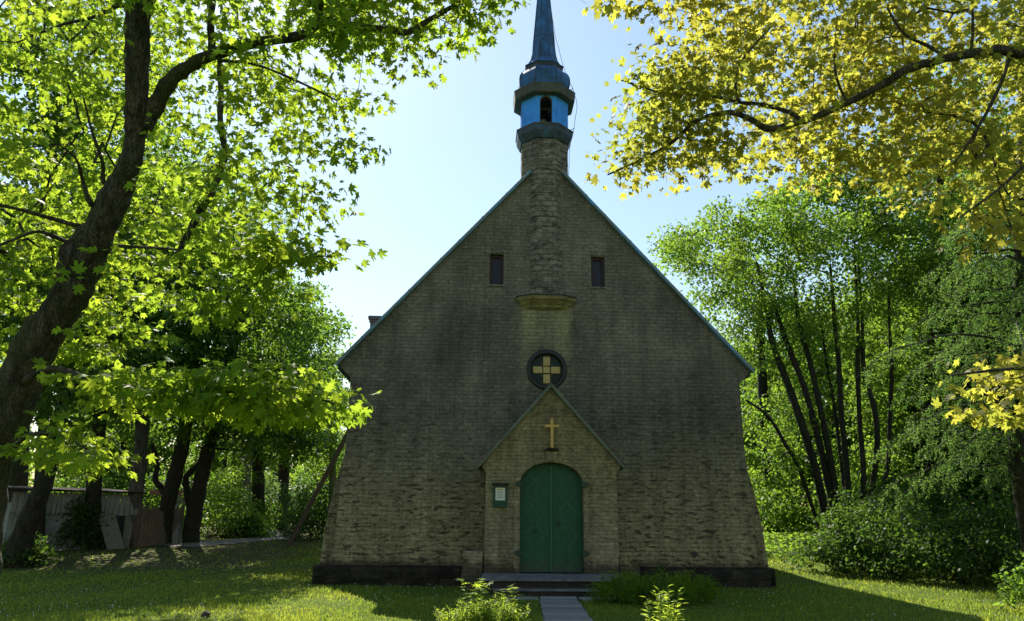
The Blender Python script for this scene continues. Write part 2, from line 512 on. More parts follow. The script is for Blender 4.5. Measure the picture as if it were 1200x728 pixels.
MT['chimney'] = mat_simple('chimney_brick', (0.12, 0.085, 0.08), 0.9, 0, 0.4, 12, 0.6, 0.015)
MT['bell'] = mat_simple('dark_bell', (0.03, 0.028, 0.025), 0.4, 0.6)
MT['white'] = mat_simple('white_wall', (0.7, 0.7, 0.68), 0.8, 0, 0.1)
MT['rust'] = mat_simple('rusty_roof_edge', (0.16, 0.07, 0.045), 0.8, 0, 0.3)

MT['maple'] = mat_leaf('maple_leaf', (0.030, 0.085, 0.010), (0.060, 0.135, 0.018), (0.45, 0.58, 0.040), 0.55, 0.56)
MT['goldmaple'] = mat_leaf('golden_maple_leaf', (0.090, 0.092, 0.022), (0.165, 0.150, 0.045), (0.56, 0.53, 0.065), 0.55, 0.60)
MT['linden'] = mat_leaf('linden_leaf', (0.020, 0.050, 0.010), (0.050, 0.100, 0.020), (0.23, 0.38, 0.03), 0.5, 0.47)
MT['bright'] = mat_leaf('fresh_leaf', (0.045, 0.105, 0.016), (0.085, 0.155, 0.028), (0.32, 0.48, 0.045), 0.5, 0.50)
MT['birch'] = mat_leaf('birch_leaf', (0.040, 0.075, 0.030), (0.075, 0.120, 0.045), (0.20, 0.32, 0.08), 0.45, 0.45)
MT['larch'] = mat_leaf('larch_needle', (0.040, 0.095, 0.020), (0.075, 0.150, 0.035), (0.26, 0.44, 0.07), 0.5, 0.45)
MT['bush'] = mat_leaf('bush_leaf', (0.026, 0.055, 0.012), (0.055, 0.100, 0.022), (0.15, 0.27, 0.03), 0.5, 0.42)
MT['weed'] = mat_leaf('weed_leaf', (0.095, 0.165, 0.018), (0.160, 0.230, 0.034), (0.66, 0.78, 0.07), 0.45, 0.5)
MT['grass'] = mat_leaf('grass_blade', (0.095, 0.155, 0.020), (0.165, 0.220, 0.040), (0.48, 0.55, 0.06), 0.5, 0.45)
MT['bark'] = mat_bark('maple_bark', (0.028, 0.023, 0.018), (0.110, 0.094, 0.072), (0.062, 0.070, 0.030))
MT['darkbark'] = mat_bark('dark_bark', (0.022, 0.018, 0.014), (0.060, 0.050, 0.038), (0.032, 0.042, 0.018), 0.7)
MT['greybark'] = mat_bark('grey_bark', (0.075, 0.068, 0.058), (0.16, 0.15, 0.13), None, 0.7)
MT['stem'] = mat_simple('green_stem', (0.06, 0.11, 0.025), 0.6)
MT['petal'] = mat_simple('white_petal', (0.75, 0.75, 0.72), 0.7, 0, 0.05)

# ------------------------------------------------------------------ ground
GY = np.array([-400, -8, -1.5, 2, 10, 20, 45, 70, 2000], float)
GZ = np.array([0.0, 0.0, 0.03, 0.14, 0.62, 0.95, 1.22, 1.30, 1.30])


def ground_z(x, y):
    x = np.asarray(x, float); y = np.asarray(y, float)
    z = (np.interp(y - 0.8, GY, GZ) + np.interp(y, GY, GZ) + np.interp(y + 0.8, GY, GZ)) / 3
    return z + 0.025 * np.sin(x * 0.7 + 1.3) * np.sin(y * 0.6) + 0.015 * np.sin(x * 1.9) * np.cos(y * 1.4 + x * 0.3)


def hit(px, py):
    d = ray(px, py)
    t = 2.0
    while t < 220:
        p = CAM + d * t
        if p[2] <= ground_z(p[0], p[1]): return p
        t += 0.05
    return CAM + d * 60


def gpt(x, y, dz=0.0):
    return np.array([x, y, float(ground_z(x, y)) + dz])


xs = np.unique(np.concatenate([np.linspace(-1200, -60, 14), np.linspace(-60, 60, 161), np.linspace(60, 1200, 14)]))
ys = np.unique(np.concatenate([np.linspace(-400, -40, 8), np.linspace(-40, 70, 148), np.linspace(70, 2000, 16)]))
gx, gy = np.meshgrid(xs, ys)
gz = ground_z(gx, gy)
nx, ny = len(xs), len(ys)
V = np.stack([gx.ravel(), gy.ravel(), gz.ravel()], 1)
ii = (np.arange(ny - 1)[:, None] * nx + np.arange(nx - 1)[None, :]).ravel()
F = np.stack([ii, ii + 1, ii + nx + 1, ii + nx], 1)

m, nt, out = new_mat('lawn_ground'); N = NT(nt)
pos = world_pos(N)
a = N.noise(pos, 0.35, 5, 0.6); b = N.noise(pos, 5.0, 6, 0.7); c_ = N.noise(pos, 60, 4, 0.7)
col = N.ramp(b, [(0.25, (0.050, 0.080, 0.012)), (0.55, (0.090, 0.135, 0.020)), (0.8, (0.125, 0.165, 0.030))])
col = N.mix(1.0, col, N.ramp(c_, [(0.2, 0.6), (0.8, 1.4)]), 'MULTIPLY')
sep = N.n('ShaderNodeSeparateXYZ'); N.l(pos, sep.inputs[0])
# trodden bare earth and leaf litter under the row of trees by the shed
bare = N.math('MULTIPLY', N.map_range(sep.outputs[0], -6.8, -8.8), N.map_range(sep.outputs[1], 1.6, 3.8))
bare = N.math('MULTIPLY', bare, N.map_range(a, 0.30, 0.42))
col = N.mix(N.math('MULTIPLY', bare, 0.7), col, N.ramp(b, [(0.3, (0.055, 0.045, 0.026)), (0.7, (0.11, 0.092, 0.055))]))
hh = N.math('ADD', N.math('MULTIPLY', b, 0.5), c_)
principled(N, out, col, 0.95, 0, N.bump(hh, 0.8, 0.05), 0.1)
MT['ground'] = m
g = link_mesh('ground', fast_mesh('ground', V, F, m))
g.data.polygons.foreach_set('use_smooth', [True] * len(g.data.polygons))
tag(g, kind='structure')

# gravel path leading away behind the church
pp = [hit(205, 641), hit(240, 637.5), hit(285, 633.5), hit(325, 630)]
pts = [np.array([p[0], p[1]]) for p in pp] + [np.array([-14.2, 24.0]), np.array([-19.0, 36.0]), np.array([-25.0, 52.0])]
cur = []
for i in range(len(pts) - 1):
    p0, p1, p2, p3 = pts[max(i - 1, 0)], pts[i], pts[i + 1], pts[min(i + 2, len(pts) - 1)]
    for t in np.linspace(0, 1, 14, endpoint=False):
        cur.append(0.5 * ((2 * p1) + (-p0 + p2) * t + (2 * p0 - 5 * p1 + 4 * p2 - p3) * t * t + (-p0 + 3 * p1 - 3 * p2 + p3) * t ** 3))
cur = np.array(cur)
mb = MB()
rows = []
for i, p in enumerate(cur):
    t = cur[min(i + 1, len(cur) - 1)] - cur[max(i - 1, 0)]; t /= np.linalg.norm(t)
    nrm = np.array([-t[1], t[0]])
    rows.append([tuple(gpt(*(p + nrm * w * (1 + 0.12 * math.sin(i * 0.9 + w))), 0.02)) for w in np.linspace(-0.9, 0.9, 7)])
for i in range(len(rows) - 1):
    for k in range(6):
        mb.add([rows[i][k], rows[i][k + 1], rows[i + 1][k + 1], rows[i + 1][k]], [(0, 1, 2, 3)])
tag(mb.build('path', mat_simple('path_gravel', (0.17, 0.15, 0.125), 0.95, 0, 0.3, 3, 0.6, 0.01)), kind='structure')

# ------------------------------------------------------------------ the church
church = thing('church', (0, 0, 0.1), 'old dark stone village church with green double door and blue spired bell turret', 'church')
SL = 1.121
APEX = 11.28


def half(z):
    return float(np.interp(z, [-0.4, 0.5, 1.7, 2.5, 3.35, 5.0], [5.12, 5.10, 5.07, 5.02, 4.97, 4.97]))


def gable_z(x): return APEX - abs(x) * SL


right = [(half(z), z) for z in (-0.4, 0.5, 1.1, 1.7, 2.1, 2.5, 2.9, 3.35, 4.2, 5.0)] + [(5.01, 5.06), (5.09, 5.12), (5.17, 5.20), (5.24, 5.29), (5.27, gable_z(5.27))]
outer = right + [(0, APEX)] + [(-x, z) for x, z in reversed(right)]
circ = lambda r, cx_, cz_, n=40: [(cx_ + r * math.cos(2 * math.pi * k / n), cz_ + r * math.sin(2 * math.pi * k / n)) for k in range(n)]
rect = lambda x0, x1, z0, z1: [(x0, z0), (x1, z0), (x1, z1), (x0, z1)]
ROSE = (-0.01, 5.29)
W1 = (-1.51, -1.15, 7.54, 8.39); W2 = (1.19, 1.55, 7.54, 8.39)
mb = MB(); mb.add(*holed(outer, [circ(0.50, *ROSE), rect(*W1), rect(*W2)], 0.0, 0.55))
mb.build('front_wall', MT['facade'], church, bevel=0.012)
# nave side and back walls
LEN = 17.0
mb = MB()
for s in (-1, 1):
    x0, x1 = sorted((s * 4.93, s * 4.43))
    mb.box(x0, x1, 0.552, LEN, -0.4, 5.35)
mb.prism([(-4.43, -0.4), (4.43, -0.4), (4.43, 6.2), (0, APEX - 0.12), (-4.43, 6.2)], LEN - 0.5, LEN)
mb.build('side_wall', MT['facade'], church)
# battered corner buttresses
for s in (-1, 1):
    mb = MB()
    zz = [-0.4, 0.53, 1.2, 1.73, 2.4, 3.2]
    xo = [5.46, 5.43, 5.38, 5.32, 5.20, 4.99]
    poly = [(s * 4.90, -0.4)] + [(s * a_, b_) for a_, b_ in zip(xo, zz)] + [(s * 4.90, 3.2)]
    if s < 0: poly = poly[::-1]
    mb.prism(poly, 0.22, 1.5)
    mb.build('corner_buttress', MT['facade'], church, bevel=0.02)
    mb = MB(); mb.box(*sorted((s * 5.16, s * 5.58)), 0.20, 1.62, -0.3, 0.50)
    mb.build('buttress_foot', MT['plinth'], church, bevel=0.03)
# plinth
prof = [(-0.14, -0.3), (-0.13, 0.42), (-0.09, 0.50), (-0.002, 0.54), (-0.002, -0.3)]
for xa, xb in ((-5.23, -2.06), (2.09, 5.33)):
    mb = MB(); mb.prism_x(prof, xa, xb)
    mb.build('plinth', MT['plinth'], church, bevel=0.012)
# iron vent hole in the wall foot at the right
mb = MB(); mb.tube([(3.55, 0.0, 0.83), (3.55, -0.035, 0.83)], 0.07, 12)
mb.build('vent', MT['black'], church)
# roof
mb = MB()
for s in (-1, 1):
    x = 5.34
    p = [(0, APEX + 0.05), (s * x, gable_z(x) + 0.05), (s * x, gable_z(x) - 0.05), (0, APEX - 0.05)]
    if s > 0: p = p[::-1]
    mb.prism(p, 0.16, LEN + 0.25)
    for k in range(1, 26):                       # standing seams
        y = 0.2 + k * 0.66
        q = [(s * 0.05, gable_z(0.05) + 0.075), (s * (x - 0.01), gable_z(x) + 0.075), (s * (x - 0.01), gable_z(x) + 0.045), (s * 0.05, gable_z(0.05) + 0.045)]
        if s > 0: q = q[::-1]
        mb.prism(q, y, y + 0.03)
mb.build('roof', MT['roofsheet'], church)
# gable coping
for s in (-1, 1):
    mb = MB()
    xa, xb = 0.43, 5.325
    t = 0.05
    ux, uz = 1 / math.hypot(1, SL), -SL / math.hypot(1, SL)
    nx_, nz_ = -uz, ux
    za, zb = gable_z(xa), gable_z(xb)
    p = [(s * (xa + nx_ * -0.03), za + nz_ * -0.03), (s * (xb + nx_ * -0.03), zb + nz_ * -0.03), (s * (xb + nx_ * t), zb + nz_ * t), (s * (xa + nx_ * t), za + nz_ * t)]
    if s < 0: p = p[::-1]
    mb.prism(p, -0.13, 0.62)
    for k in range(1, 8):                        # lapped sheet joints
        f_ = k / 8 + random.uniform(-.02, .02)
        xm = xa + (xb - xa) * f_; zm = za + (zb - za) * f_; o_ = random.uniform(0.004, 0.010)
        q = [(s * (xm + nx_ * -0.034 - ux * 0.02), zm + nz_ * -0.034 - uz * 0.02), (s * (xm + nx_ * -0.034 + ux * 0.02), zm + nz_ * -0.034 + uz * 0.02), (s * (xm + nx_ * (t + o_) + ux * 0.02), zm + nz_ * (t + o_) + uz * 0.02), (s * (xm + nx_ * (t + o_) - ux * 0.02), zm + nz_ * (t + o_) - uz * 0.02)]
        if s < 0: q = q[::-1]
        mb.prism(q, -0.136, 0.60)
    mb.build('gable_coping', MT['coping'], church, bevel=0.008)
# little brick chimney on the left roof slope
mb = MB(); mb.box(-4.99, -4.53, 2.8, 3.3, 5.5, 7.26)
ch = mb.build('chimney', MT['chimney'], church, bevel=0.01)
mb = MB(); mb.box(-5.05, -4.47, 2.74, 3.36, 7.263, 7.37); mb.box(-5.02, -4.50, 2.77, 3.33, 7.18, 7.258)
mb.build('chimney_cap', MT['chimney'], ch, bevel=0.01)
# gable windows
for w in (W1, W2):
    x0, x1, z0, z1 = w
    mb = MB(); mb.add(*holed(rect(x0 + .004, x1 - .004, z0 + .004, z1 - .004), [rect(x0 + 0.07, x1 - 0.07, z0 + 0.07, z1 - 0.07)], 0.10, 0.18))
    f = mb.build('window_frame', MT['redframe'], church, bevel=0.006)
    mb = MB(); mb.box(x0 + 0.071, x1 - 0.071, 0.15, 0.16, z0 + 0.071, z1 - 0.071)
    mb.build('pane', MT['glassblue'], f)
    mb = MB(); mb.box(x0 - 0.10, x1 + 0.10, -0.018, 0.0, z1 + 0.02, z1 + 0.13)
    mb.build('lintel', MT['shaft'], church, bevel=0.01)
    mb = MB(); mb.box(x0 - 0.04, x1 + 0.04, -0.03, 0.0, z0 - 0.05, z0 - 0.003)
    mb.build('sill', MT['shaft'], church, bevel=0.008)
# round window
mb = MB()
n = 56
ringp = []
for k in range(n):
    a_ = 2 * math.pi * k / n
    ringp.append([(ROSE[0] + r * math.cos(a_), y, ROSE[1] + r * math.sin(a_)) for r, y in ((0.405, 0.10), (0.405, -0.01), (0.43, -0.045), (0.49, -0.045), (0.525, -0.02), (0.525, 0.0))])
for k in range(n):
    A, B = ringp[k], ringp[(k + 1) % n]
    for j in range(5):
        mb.add([A[j], B[j], B[j + 1], A[j + 1]], [(0, 1, 2, 3)])
rw = mb.build('round_window', MT['black'], church, smooth=True)
mb = MB(); mb.tube([(ROSE[0], 0.075, ROSE[1]), (ROSE[0], 0.095, ROSE[1])], 0.41, 48)
mb.build('glass', MT['glass'], rw)
mb = MB()
X, Z = ROSE
mb.box(X - 0.085, X + 0.085, 0.04, 0.07, Z - 0.085, Z + 0.085)
for dx, dz in ((1, 0), (-1, 0), (0, 1), (0, -1)):
    if dx:
        a0, a1 = sorted((X + dx * 0.112, X + dx * 0.345)); mb.box(a0, a1, 0.04, 0.07, Z - 0.088, Z + 0.088)
    else:
        a0, a1 = sorted((Z + dz * 0.112, Z + dz * 0.345)); mb.box(X - 0.088, X + 0.088, 0.04, 0.07, a0, a1)
mb.build('cross_panes', MT['goldpane'], rw, bevel=0.004)
mb = MB()
for dx, dz in ((1, 0), (-1, 0), (0, 1), (0, -1)):          # lead cames and the small arcs at the ends of the arms
    arc = []
    for k in range(9):
        q = math.radians(-60 + 15 * k)
        l, t = 0.335 + 0.04 * math.cos(q), 0.07 * math.sin(q)
        arc.append((X + dx * l - dz * t, 0.05, Z + dz * l + dx * t))
    mb.tube(arc, 0.009, 6)
    mb.build('arc_tracery', MT['patina'], rw, smooth=True); mb = MB()
for sx in (-1, 1):
    for sz in (-1, 1):
        q = []
        for k in range(10):
            a_ = math.radians(20 * k); r = 0.028
            q.append((X + sx * (0.135 + r * math.cos(a_)), 0.05, Z + sz * (0.135 + r * math.sin(a_))))
        mb = MB(); mb.tube(q, 0.008, 6)
        mb.build('scroll_tracery', MT['patina'], rw, smooth=True)

# bell turret ------------------------------------------------------
TC = (-0.02, 0.50)
mb = MB()
z = 7.14; k = 0
while z < 11.86:
    h = random.uniform(0.125, 0.15)
    z1 = min(z + h, 11.88)
    r = 0.645 + random.uniform(-0.007, 0.007)
    c2 = (TC[0] + random.uniform(-.006, .006), TC[1] + random.uniform(-.006, .006))
    mb.octa([(r - 0.007, z), (r, z + 0.010), (r, z1 - 0.010), (r - 0.007, z1 - 0.002)], c2)
    z = z1
mb.build('turret_shaft', MT['shaft'], church)
# corbel under the shaft (half octagon tray)
def half_oct(w, d, z):
    return [(TC[0] - w, 0.002, z), (TC[0] - w, -d * 0.35, z), (TC[0] - w * 0.55, -d, z), (TC[0] + w * 0.55, -d, z), (TC[0] + w, -d * 0.35, z), (TC[0] + w, 0.002, z)]
mb = MB()
mb.rings([half_oct(0.50, 0.02, 6.88), half_oct(0.58, 0.12, 6.93), half_oct(0.62, 0.15, 6.97), half_oct(0.74, 0.31, 7.09), half_oct(0.76, 0.33, 7.10), half_oct(0.78, 0.35, 7.16), half_oct(0.76, 0.34, 7.18)])
cb = mb.build('corbel', MT['porch'], church, bevel=0.008)
mb = MB(); mb.rings([half_oct(0.80, 0.37, 7.182), half_oct(0.80, 0.37, 7.20), half_oct(0.66, 0.20, 7.24)])
mb.build('corbel_flashing', MT['collar'], cb)
# lower cornice, belfry, upper cornice, bulb, spire
mb = MB(); mb.octa([(0.655, 11.80), (0.68, 11.82), (0.755, 11.99), (0.765, 12.01), (0.79, 12.17), (0.795, 12.20), (0.70, 12.24)], TC)
mb.build('belfry_floor', MT['floorblue'], church, bevel=0.006)
mb = MB(); mb.octa([(0.802, 12.17), (0.806, 12.205), (0.76, 12.218)], TC)
mb.build('floor_flashing', MT['cornice'], church)
R8, T8 = 0.665, 0.06
BZ0, BZ1 = 12.22, 13.20
arch = [(-0.175, 12.26), (0.175, 12.26)] + [(0.175 * math.cos(q), 12.95 + 0.175 * math.sin(q)) for q in np.linspace(0, math.pi, 13)]
hw = R8 * math.tan(math.pi / 8)
mb = MB()
for k in range(8):
    if k % 2 == 0:
        vs, fs = holed(rect(-hw, hw, BZ0, BZ1), [arch], -R8, -R8 + T8)
    else:
        t_ = MB(); t_.box(-hw, hw, -R8, -R8 + T8, BZ0, BZ1); vs, fs = t_.v, t_.f
    a_ = k * math.pi / 4
    ca, sa = math.cos(a_), math.sin(a_)
    mb.add([(TC[0] + x * ca - y * sa, TC[1] + x * sa + y * ca, z) for x, y, z in vs], fs)
bel = mb.build('belfry', MT['blue'], church)
for k in (0, 2, 4, 6):
    mb = MB()
    ins = [(x * 0.90, 12.262 + (z - 12.262) * 0.97) for x, z in arch]
    vs, fs = holed([(x * .995, z) for x, z in arch], [ins], -R8 + 0.015, -R8 + T8 + 0.05)
    a_ = k * math.pi / 4; ca, sa = math.cos(a_), math.sin(a_)
    mb.add([(TC[0] + x * ca - y * sa, TC[1] + x * sa + y * ca, z) for x, y, z in vs], fs)
    mb.build('arch_lining', MT['wood'], bel)
mb = MB(); mb.octa([(0.19, 12.76), (0.185, 12.78), (0.14, 12.88), (0.11, 12.98), (0.04, 13.02)], TC, n=20)
mb.build('bell', MT['bell'], church, smooth=True)
mb = MB(); mb.box(TC[0] - 0.60, TC[0] + 0.60, TC[1] - 0.05, TC[1] + 0.05, 13.02, 13.12)
mb.build('bell_beam', MT['greywood'], church)
mb = MB(); mb.octa([(0.62, 13.12), (0.70, 13.13), (0.83, 13.14), (0.855, 13.16), (0.875, 13.41), (0.885, 13.43), (0.73, 13.50)], TC)
mb.build('belfry_cornice', MT['cornice'], church, bevel=0.006)
mb = MB(); mb.octa([(0.69, 13.44), (0.695, 13.62), (0.725, 13.72), (0.73, 13.88), (0.715, 13.98), (0.67, 14.08), (0.60, 14.15), (0.52, 14.19)], TC)
mb.build('spire_bulb', MT['oldblue'], church, bevel=0.008)
mb = MB(); mb.octa([(0.50, 14.17), (0.53, 14.20), (0.535, 14.34), (0.50, 14.36)], TC)
mb.build('spire_collar', MT['collar'], church)
mb = MB(); mb.octa([(0.555, 14.345), (0.56, 14.37), (0.46, 14.46), (0.39, 14.60), (0.345, 14.80), (0.32, 15.05), (0.30, 15.42), (0.195, 16.75), (0.10, 18.1), (0.03, 19.2)], TC)
mb.build('spire', MT['oldblue'], church, bevel=0.006)
for k in range(8):
    a_ = math.pi / 8 + k * math.pi / 4
    pts_ = []
    for r_, z_ in ((0.56, 14.37), (0.46, 14.46), (0.39, 14.60), (0.345, 14.80), (0.32, 15.05), (0.30, 15.42), (0.195, 16.75), (0.10, 18.1), (0.03, 19.2)):
        rr_ = (r_ + 0.002) / math.cos(math.pi / 8); pts_.append((TC[0] + rr_ * math.cos(a_), TC[1] + rr_ * math.sin(a_), z_))
    mb = MB(); mb.tube(pts_, 0.010, 5); mb.build('ridge_seam', MT['floorblue'], church)
    pts_ = []
    for r_, z_ in ((0.695, 13.52), (0.697, 13.62), (0.727, 13.72), (0.732, 13.88), (0.717, 13.98), (0.672, 14.08), (0.60, 14.152)):
        rr_ = r_ / math.cos(math.pi / 8); pts_.append((TC[0] + rr_ * math.cos(a_), TC[1] + rr_ * math.sin(a_), z_))
    mb = MB(); mb.tube(pts_, 0.011, 5); mb.build('bulb_seam', MT['floorblue'], church)
for zz_ in (15.42, 16.5):
    mb = MB()
    r = float(np.interp(zz_, [15.42, 16.75], [0.30, 0.195]))
    mb.octa([(r + 0.004, zz_ - 0.012), (r + 0.008, zz_), (r + 0.004, zz_ + 0.012)], TC, False, False)
    mb.build('spire_seam', MT['collar'], church)
mb = MB(); mb.tube([(TC[0], TC[1], 19.1), (TC[0], TC[1], 20.2)], 0.02, 8); mb.box(TC[0] - .22, TC[0] + .22, TC[1] - .015, TC[1] + .015, 19.8, 19.84)
mb.build('finial_cross', MT['gold'], church)
# lightning cable on the right of the turret
cp = [(645, 4), (647.5, 22), (650.5, 42), (655, 58), (659.5, 76), (664.5, 90), (671, 103), (675.5, 118), (676.3, 126), (674, 140), (671.8, 157), (668.5, 168), (667, 180), (667, 194)]
def onY(px, py, Y):
    d = ray(px, py); return CAM + d * (Y - CAM[1]) / d[1]
cpw = [onY(px, py, 0.42) for px, py in cp]
cpw += [np.array([0.64, 0.30, 10.75]), np.array([0.66, 0.64, 10.62])]
mb = MB(); mb.tube(cpw, 0.008, 6)
cab = mb.build('lightning_cable', MT['cable'], church, smooth=True)
for qa, qb in (((0.70, 0.42, 13.40), onY(671, 103, 0.42)), ((0.60, 0.42, 12.32), onY(673.4, 150.5, 0.42)), ((0.45, 0.42, 14.37), onY(661, 78, 0.42))):
    mb = MB(); mb.tube([qa, qb], 0.011, 6)
    mb.build('cable_bracket', MT['black'], cab)

# porch ------------------------------------------------------------
PY = -0.75
DW, DS, DB, DT = 0.745, 2.40, 0.50, 0.43       # half width, spring, rise, threshold
def door_arc(a_, b_, n=24): return [(a_ * math.cos(q), DS + b_ * math.sin(q)) for q in np.linspace(0, math.pi, n + 1)]
PXC = 0.02
pa = 4.72
def porch_z(x): return pa - abs(x) * 1.13
pr = [(1.555, -0.3), (1.545, 2.66), (1.58, 2.72), (1.64, 2.78), (1.665, porch_z(1.665))]
outer = pr + [(0, pa)] + [(-x, z) for x, z in reversed(pr)]
notch = [(-DW, -0.3), (-DW, DS)] + door_arc(DW, DB)[::-1][1:-1] + [(DW, DS), (DW, -0.3)]
poly = outer + notch                           # one concave outline, door opening as a notch
mb = MB(); mb.add(*holed([(x + PXC, z) for x, z in poly], [], PY, PY + 0.35))
mb.build('porch_wall', MT['porch'], church, bevel=0.01)
for s in (-1, 1):
    mb = MB()
    x0, x1 = sorted((PXC + s * 1.545, PXC + s * 1.2)); mb.box(x0, x1, PY + 0.352, -0.002, -0.3, 2.75)
    mb.build('porch_side', MT['facade'], church)
for s in (-1, 1):
    mb = MB()
    xa, xb = 0.0, 1.715
    p = [(PXC + s * xa, porch_z(xa) - 0.02), (PXC + s * xb, porch_z(xb) - 0.02), (PXC + s * (xb + 0.02), porch_z(xb) + 0.055), (PXC + s * xa, porch_z(xa) + 0.09)]
    if s < 0: p = p[::-1]
    mb.prism(p, PY - 0.09, -0.003)
    mb.build('porch_coping', MT['patina'], church, bevel=0.006)
# raised surround
oa = [(x + PXC, z) for x, z in [(DW + 0.135, -0.1), (DW + 0.135, DS)] + door_arc(DW + 0.135, DB + 0.115)[1:-1] + [(-DW - 0.135, DS), (-DW - 0.135, -0.1)]]
ia = [(x + PXC, z) for x, z in [(-DW - 0.0, -0.1), (-DW, DS)] + door_arc(DW, DB)[::-1][1:-1] + [(DW, DS), (DW, -0.1)]]
mb = MB(); mb.add(*holed(oa + ia, [], PY - 0.055, PY - 0.0005))
sur = mb.build('door_surround', MT['porch'], church, bevel=0.012)
mb = MB(); mb.prism([(PXC - 0.12, 2.93), (PXC + 0.12, 2.93), (PXC + 0.145, 3.17), (PXC - 0.145, 3.17)], PY - 0.09, PY - 0.056)
mb.build('keystone', MT['porch'], sur, bevel=0.012)
mb = MB(); mb.prism([(PXC - 0.18, 3.172), (PXC + 0.18, 3.172), (PXC + 0.16, 3.20), (PXC + 0.09, 3.232), (PXC - 0.09, 3.232), (PXC - 0.16, 3.20)], PY - 0.14, PY - 0.001)
mb.build('keystone_cap', MT['plinth'], sur, bevel=0.006)
# double door with diamond strips
for s in (-1, 1):
    DY = PY + 0.16
    arcp = [(x, z) for x, z in door_arc(DW - 0.004, DB - 0.004, 40) if x >= 0.006]
    leaf = [(0.006, DT), (DW - 0.004, DT)] + arcp + [(0.006, DS + DB - 0.004)]
    pl = [(PXC + s * x, z) for x, z in leaf]
    if s < 0: pl = pl[::-1]
    mb = MB(); mb.prism(pl, DY, DY + 0.06)
    dl = mb.build('door_leaf', MT['door'], church, bevel=0.004)
    mb = MB()
    x0, x1 = 0.07, DW - 0.055
    def ztop(x): return DS + (DB - 0.06) * math.sqrt(max(0.0, 1 - (x / (DW - 0.05)) ** 2))
    w_ = x1 - x0
    slope = 1.0
    def strip(xa, za, xb, zb):
        L = math.hypot(xb - xa, zb - za)
        if L < 0.05: return
        ux, uz = (xb - xa) / L, (zb - za) / L
        px_, pz_ = -uz * 0.014, ux * 0.014
        q = [(PXC + s * (xa + px_), za + pz_), (PXC + s * (xa - px_), za - pz_), (PXC + s * (xb - px_), zb - pz_), (PXC + s * (xb + px_), zb + pz_)]
        ar = sum(q[i][0] * q[(i + 1) % 4][1] - q[(i + 1) % 4][0] * q[i][1] for i in range(4))
        if ar < 0: q = q[::-1]
        mb.prism(q, DY - 0.011, DY + 0.001)
    per = 0.50
    for sg in (1, -1):
        k = -3
        while k < 9:
            zc = DT + 0.06 + k * per
            seg = []
            for t in np.linspace(0, 1, 60):
                x = x0 + t * w_
                z = zc + sg * (t - 0.5) * w_ * slope
                if DT + 0.07 < z < ztop(x): seg.append((x, z))
            if len(seg) > 2: strip(*seg[0], *seg[-1])
            k += 1
    mb.build('diamond_strips', MT['doorstrip'], dl)
    mb = MB(); mb.tube([(PXC + s * (DW - 0.10), DY - 0.005, 1.45), (PXC + s * (DW - 0.10), DY - 0.03, 1.45)], 0.02, 10)
    # small rosette and ring handle
    hx = PXC + s * 0.16 if s > 0 else PXC + s * 0.36
    mb = MB(); mb.tube([(hx, DY, 1.50 if s > 0 else 1.33), (hx, DY - 0.035, 1.50 if s > 0 else 1.33)], [0.045, 0.03], 12)
    mb.build('handle', MT['iron'], dl)
    for zc in (DS + 0.0, 0.86):
        mb = MB(); xa, xb = sorted((PXC + s * (DW - 0.045), PXC + s * (DW + 0.11)))
        mb.box(xa, xb, PY - 0.09, PY - 0.0555, zc - 0.05, zc + 0.045)
        mb.tube([(PXC + s * (DW + 0.01), PY - 0.082, zc - 0.075), (PXC + s * (DW + 0.01), PY - 0.082, zc + 0.075)], 0.022, 8)
        mb.build('hinge', MT['iron'], dl, bevel=0.006)
mb = MB(); mb.box(PXC - 0.028, PXC + 0.028, PY + 0.13, PY + 0.159, DT + 0.01, DS + DB - 0.05)
mb.build('door_astragal', MT['doorstrip'], church, bevel=0.006)

# gold cross on the keystone
mb = MB()
CX = PXC + 0.01; CY0 = PY - 0.105
mb.box(CX - 0.036, CX + 0.036, CY0, CY0 + 0.05, 3.234, 3.93)
cr = thing('wall_cross', (CX, CY0, 3.234), 'slim golden cross standing on the keystone above the green door', 'cross')
mb.build('upright', MT['gold'], cr, bevel=0.006)
mb = MB(); mb.box(CX - 0.175, CX + 0.175, CY0 + 0.006, CY0 + 0.045, 3.72, 3.79)
mb.build('crossbar', MT['gold'], cr, bevel=0.006)

# notice board beside the door
nb = thing('notice_board', (-1.18, PY, 1.86), 'small green framed notice board with a white paper left of the door', 'notice board')
X0, X1, Z0, Z1 = -1.355, -1.015, 1.86, 2.36
mb = MB(); mb.add(*holed(rect(X0, X1, Z0, Z1), [rect(X0 + 0.045, X1 - 0.045, Z0 + 0.045, Z1 - 0.045)], PY - 0.05, PY - 0.001))
mb.build('frame', MT['iron'], nb, bevel=0.005)
mb = MB(); mb.box(X0 + 0.046, X1 - 0.046, PY - 0.02, PY - 0.004, Z0 + 0.046, Z1 - 0.046)
mb.build('back_panel', MT['door'], nb)
mb = MB(); mb.hexa([(X0 - 0.03, PY - 0.09, Z1 + 0.003), (X1 + 0.03, PY - 0.09, Z1 + 0.003), (X1 + 0.03, PY - 0.001, Z1 + 0.003), (X0 - 0.03, PY - 0.001, Z1 + 0.003), (X0 - 0.03, PY - 0.09, Z1 + 0.02), (X1 + 0.03, PY - 0.09, Z1 + 0.02), (X1 + 0.03, PY - 0.001, Z1 + 0.06), (X0 - 0.03, PY - 0.001, Z1 + 0.06)])
mb.build('rain_cover', MT['plinth'], nb)
mb = MB(); mb.box(X0 + 0.058, X1 - 0.055, PY - 0.026, PY - 0.021, Z0 + 0.16, Z1 - 0.05)
pap = mb.build('paper', MT['paper'], nb)
mb = MB()
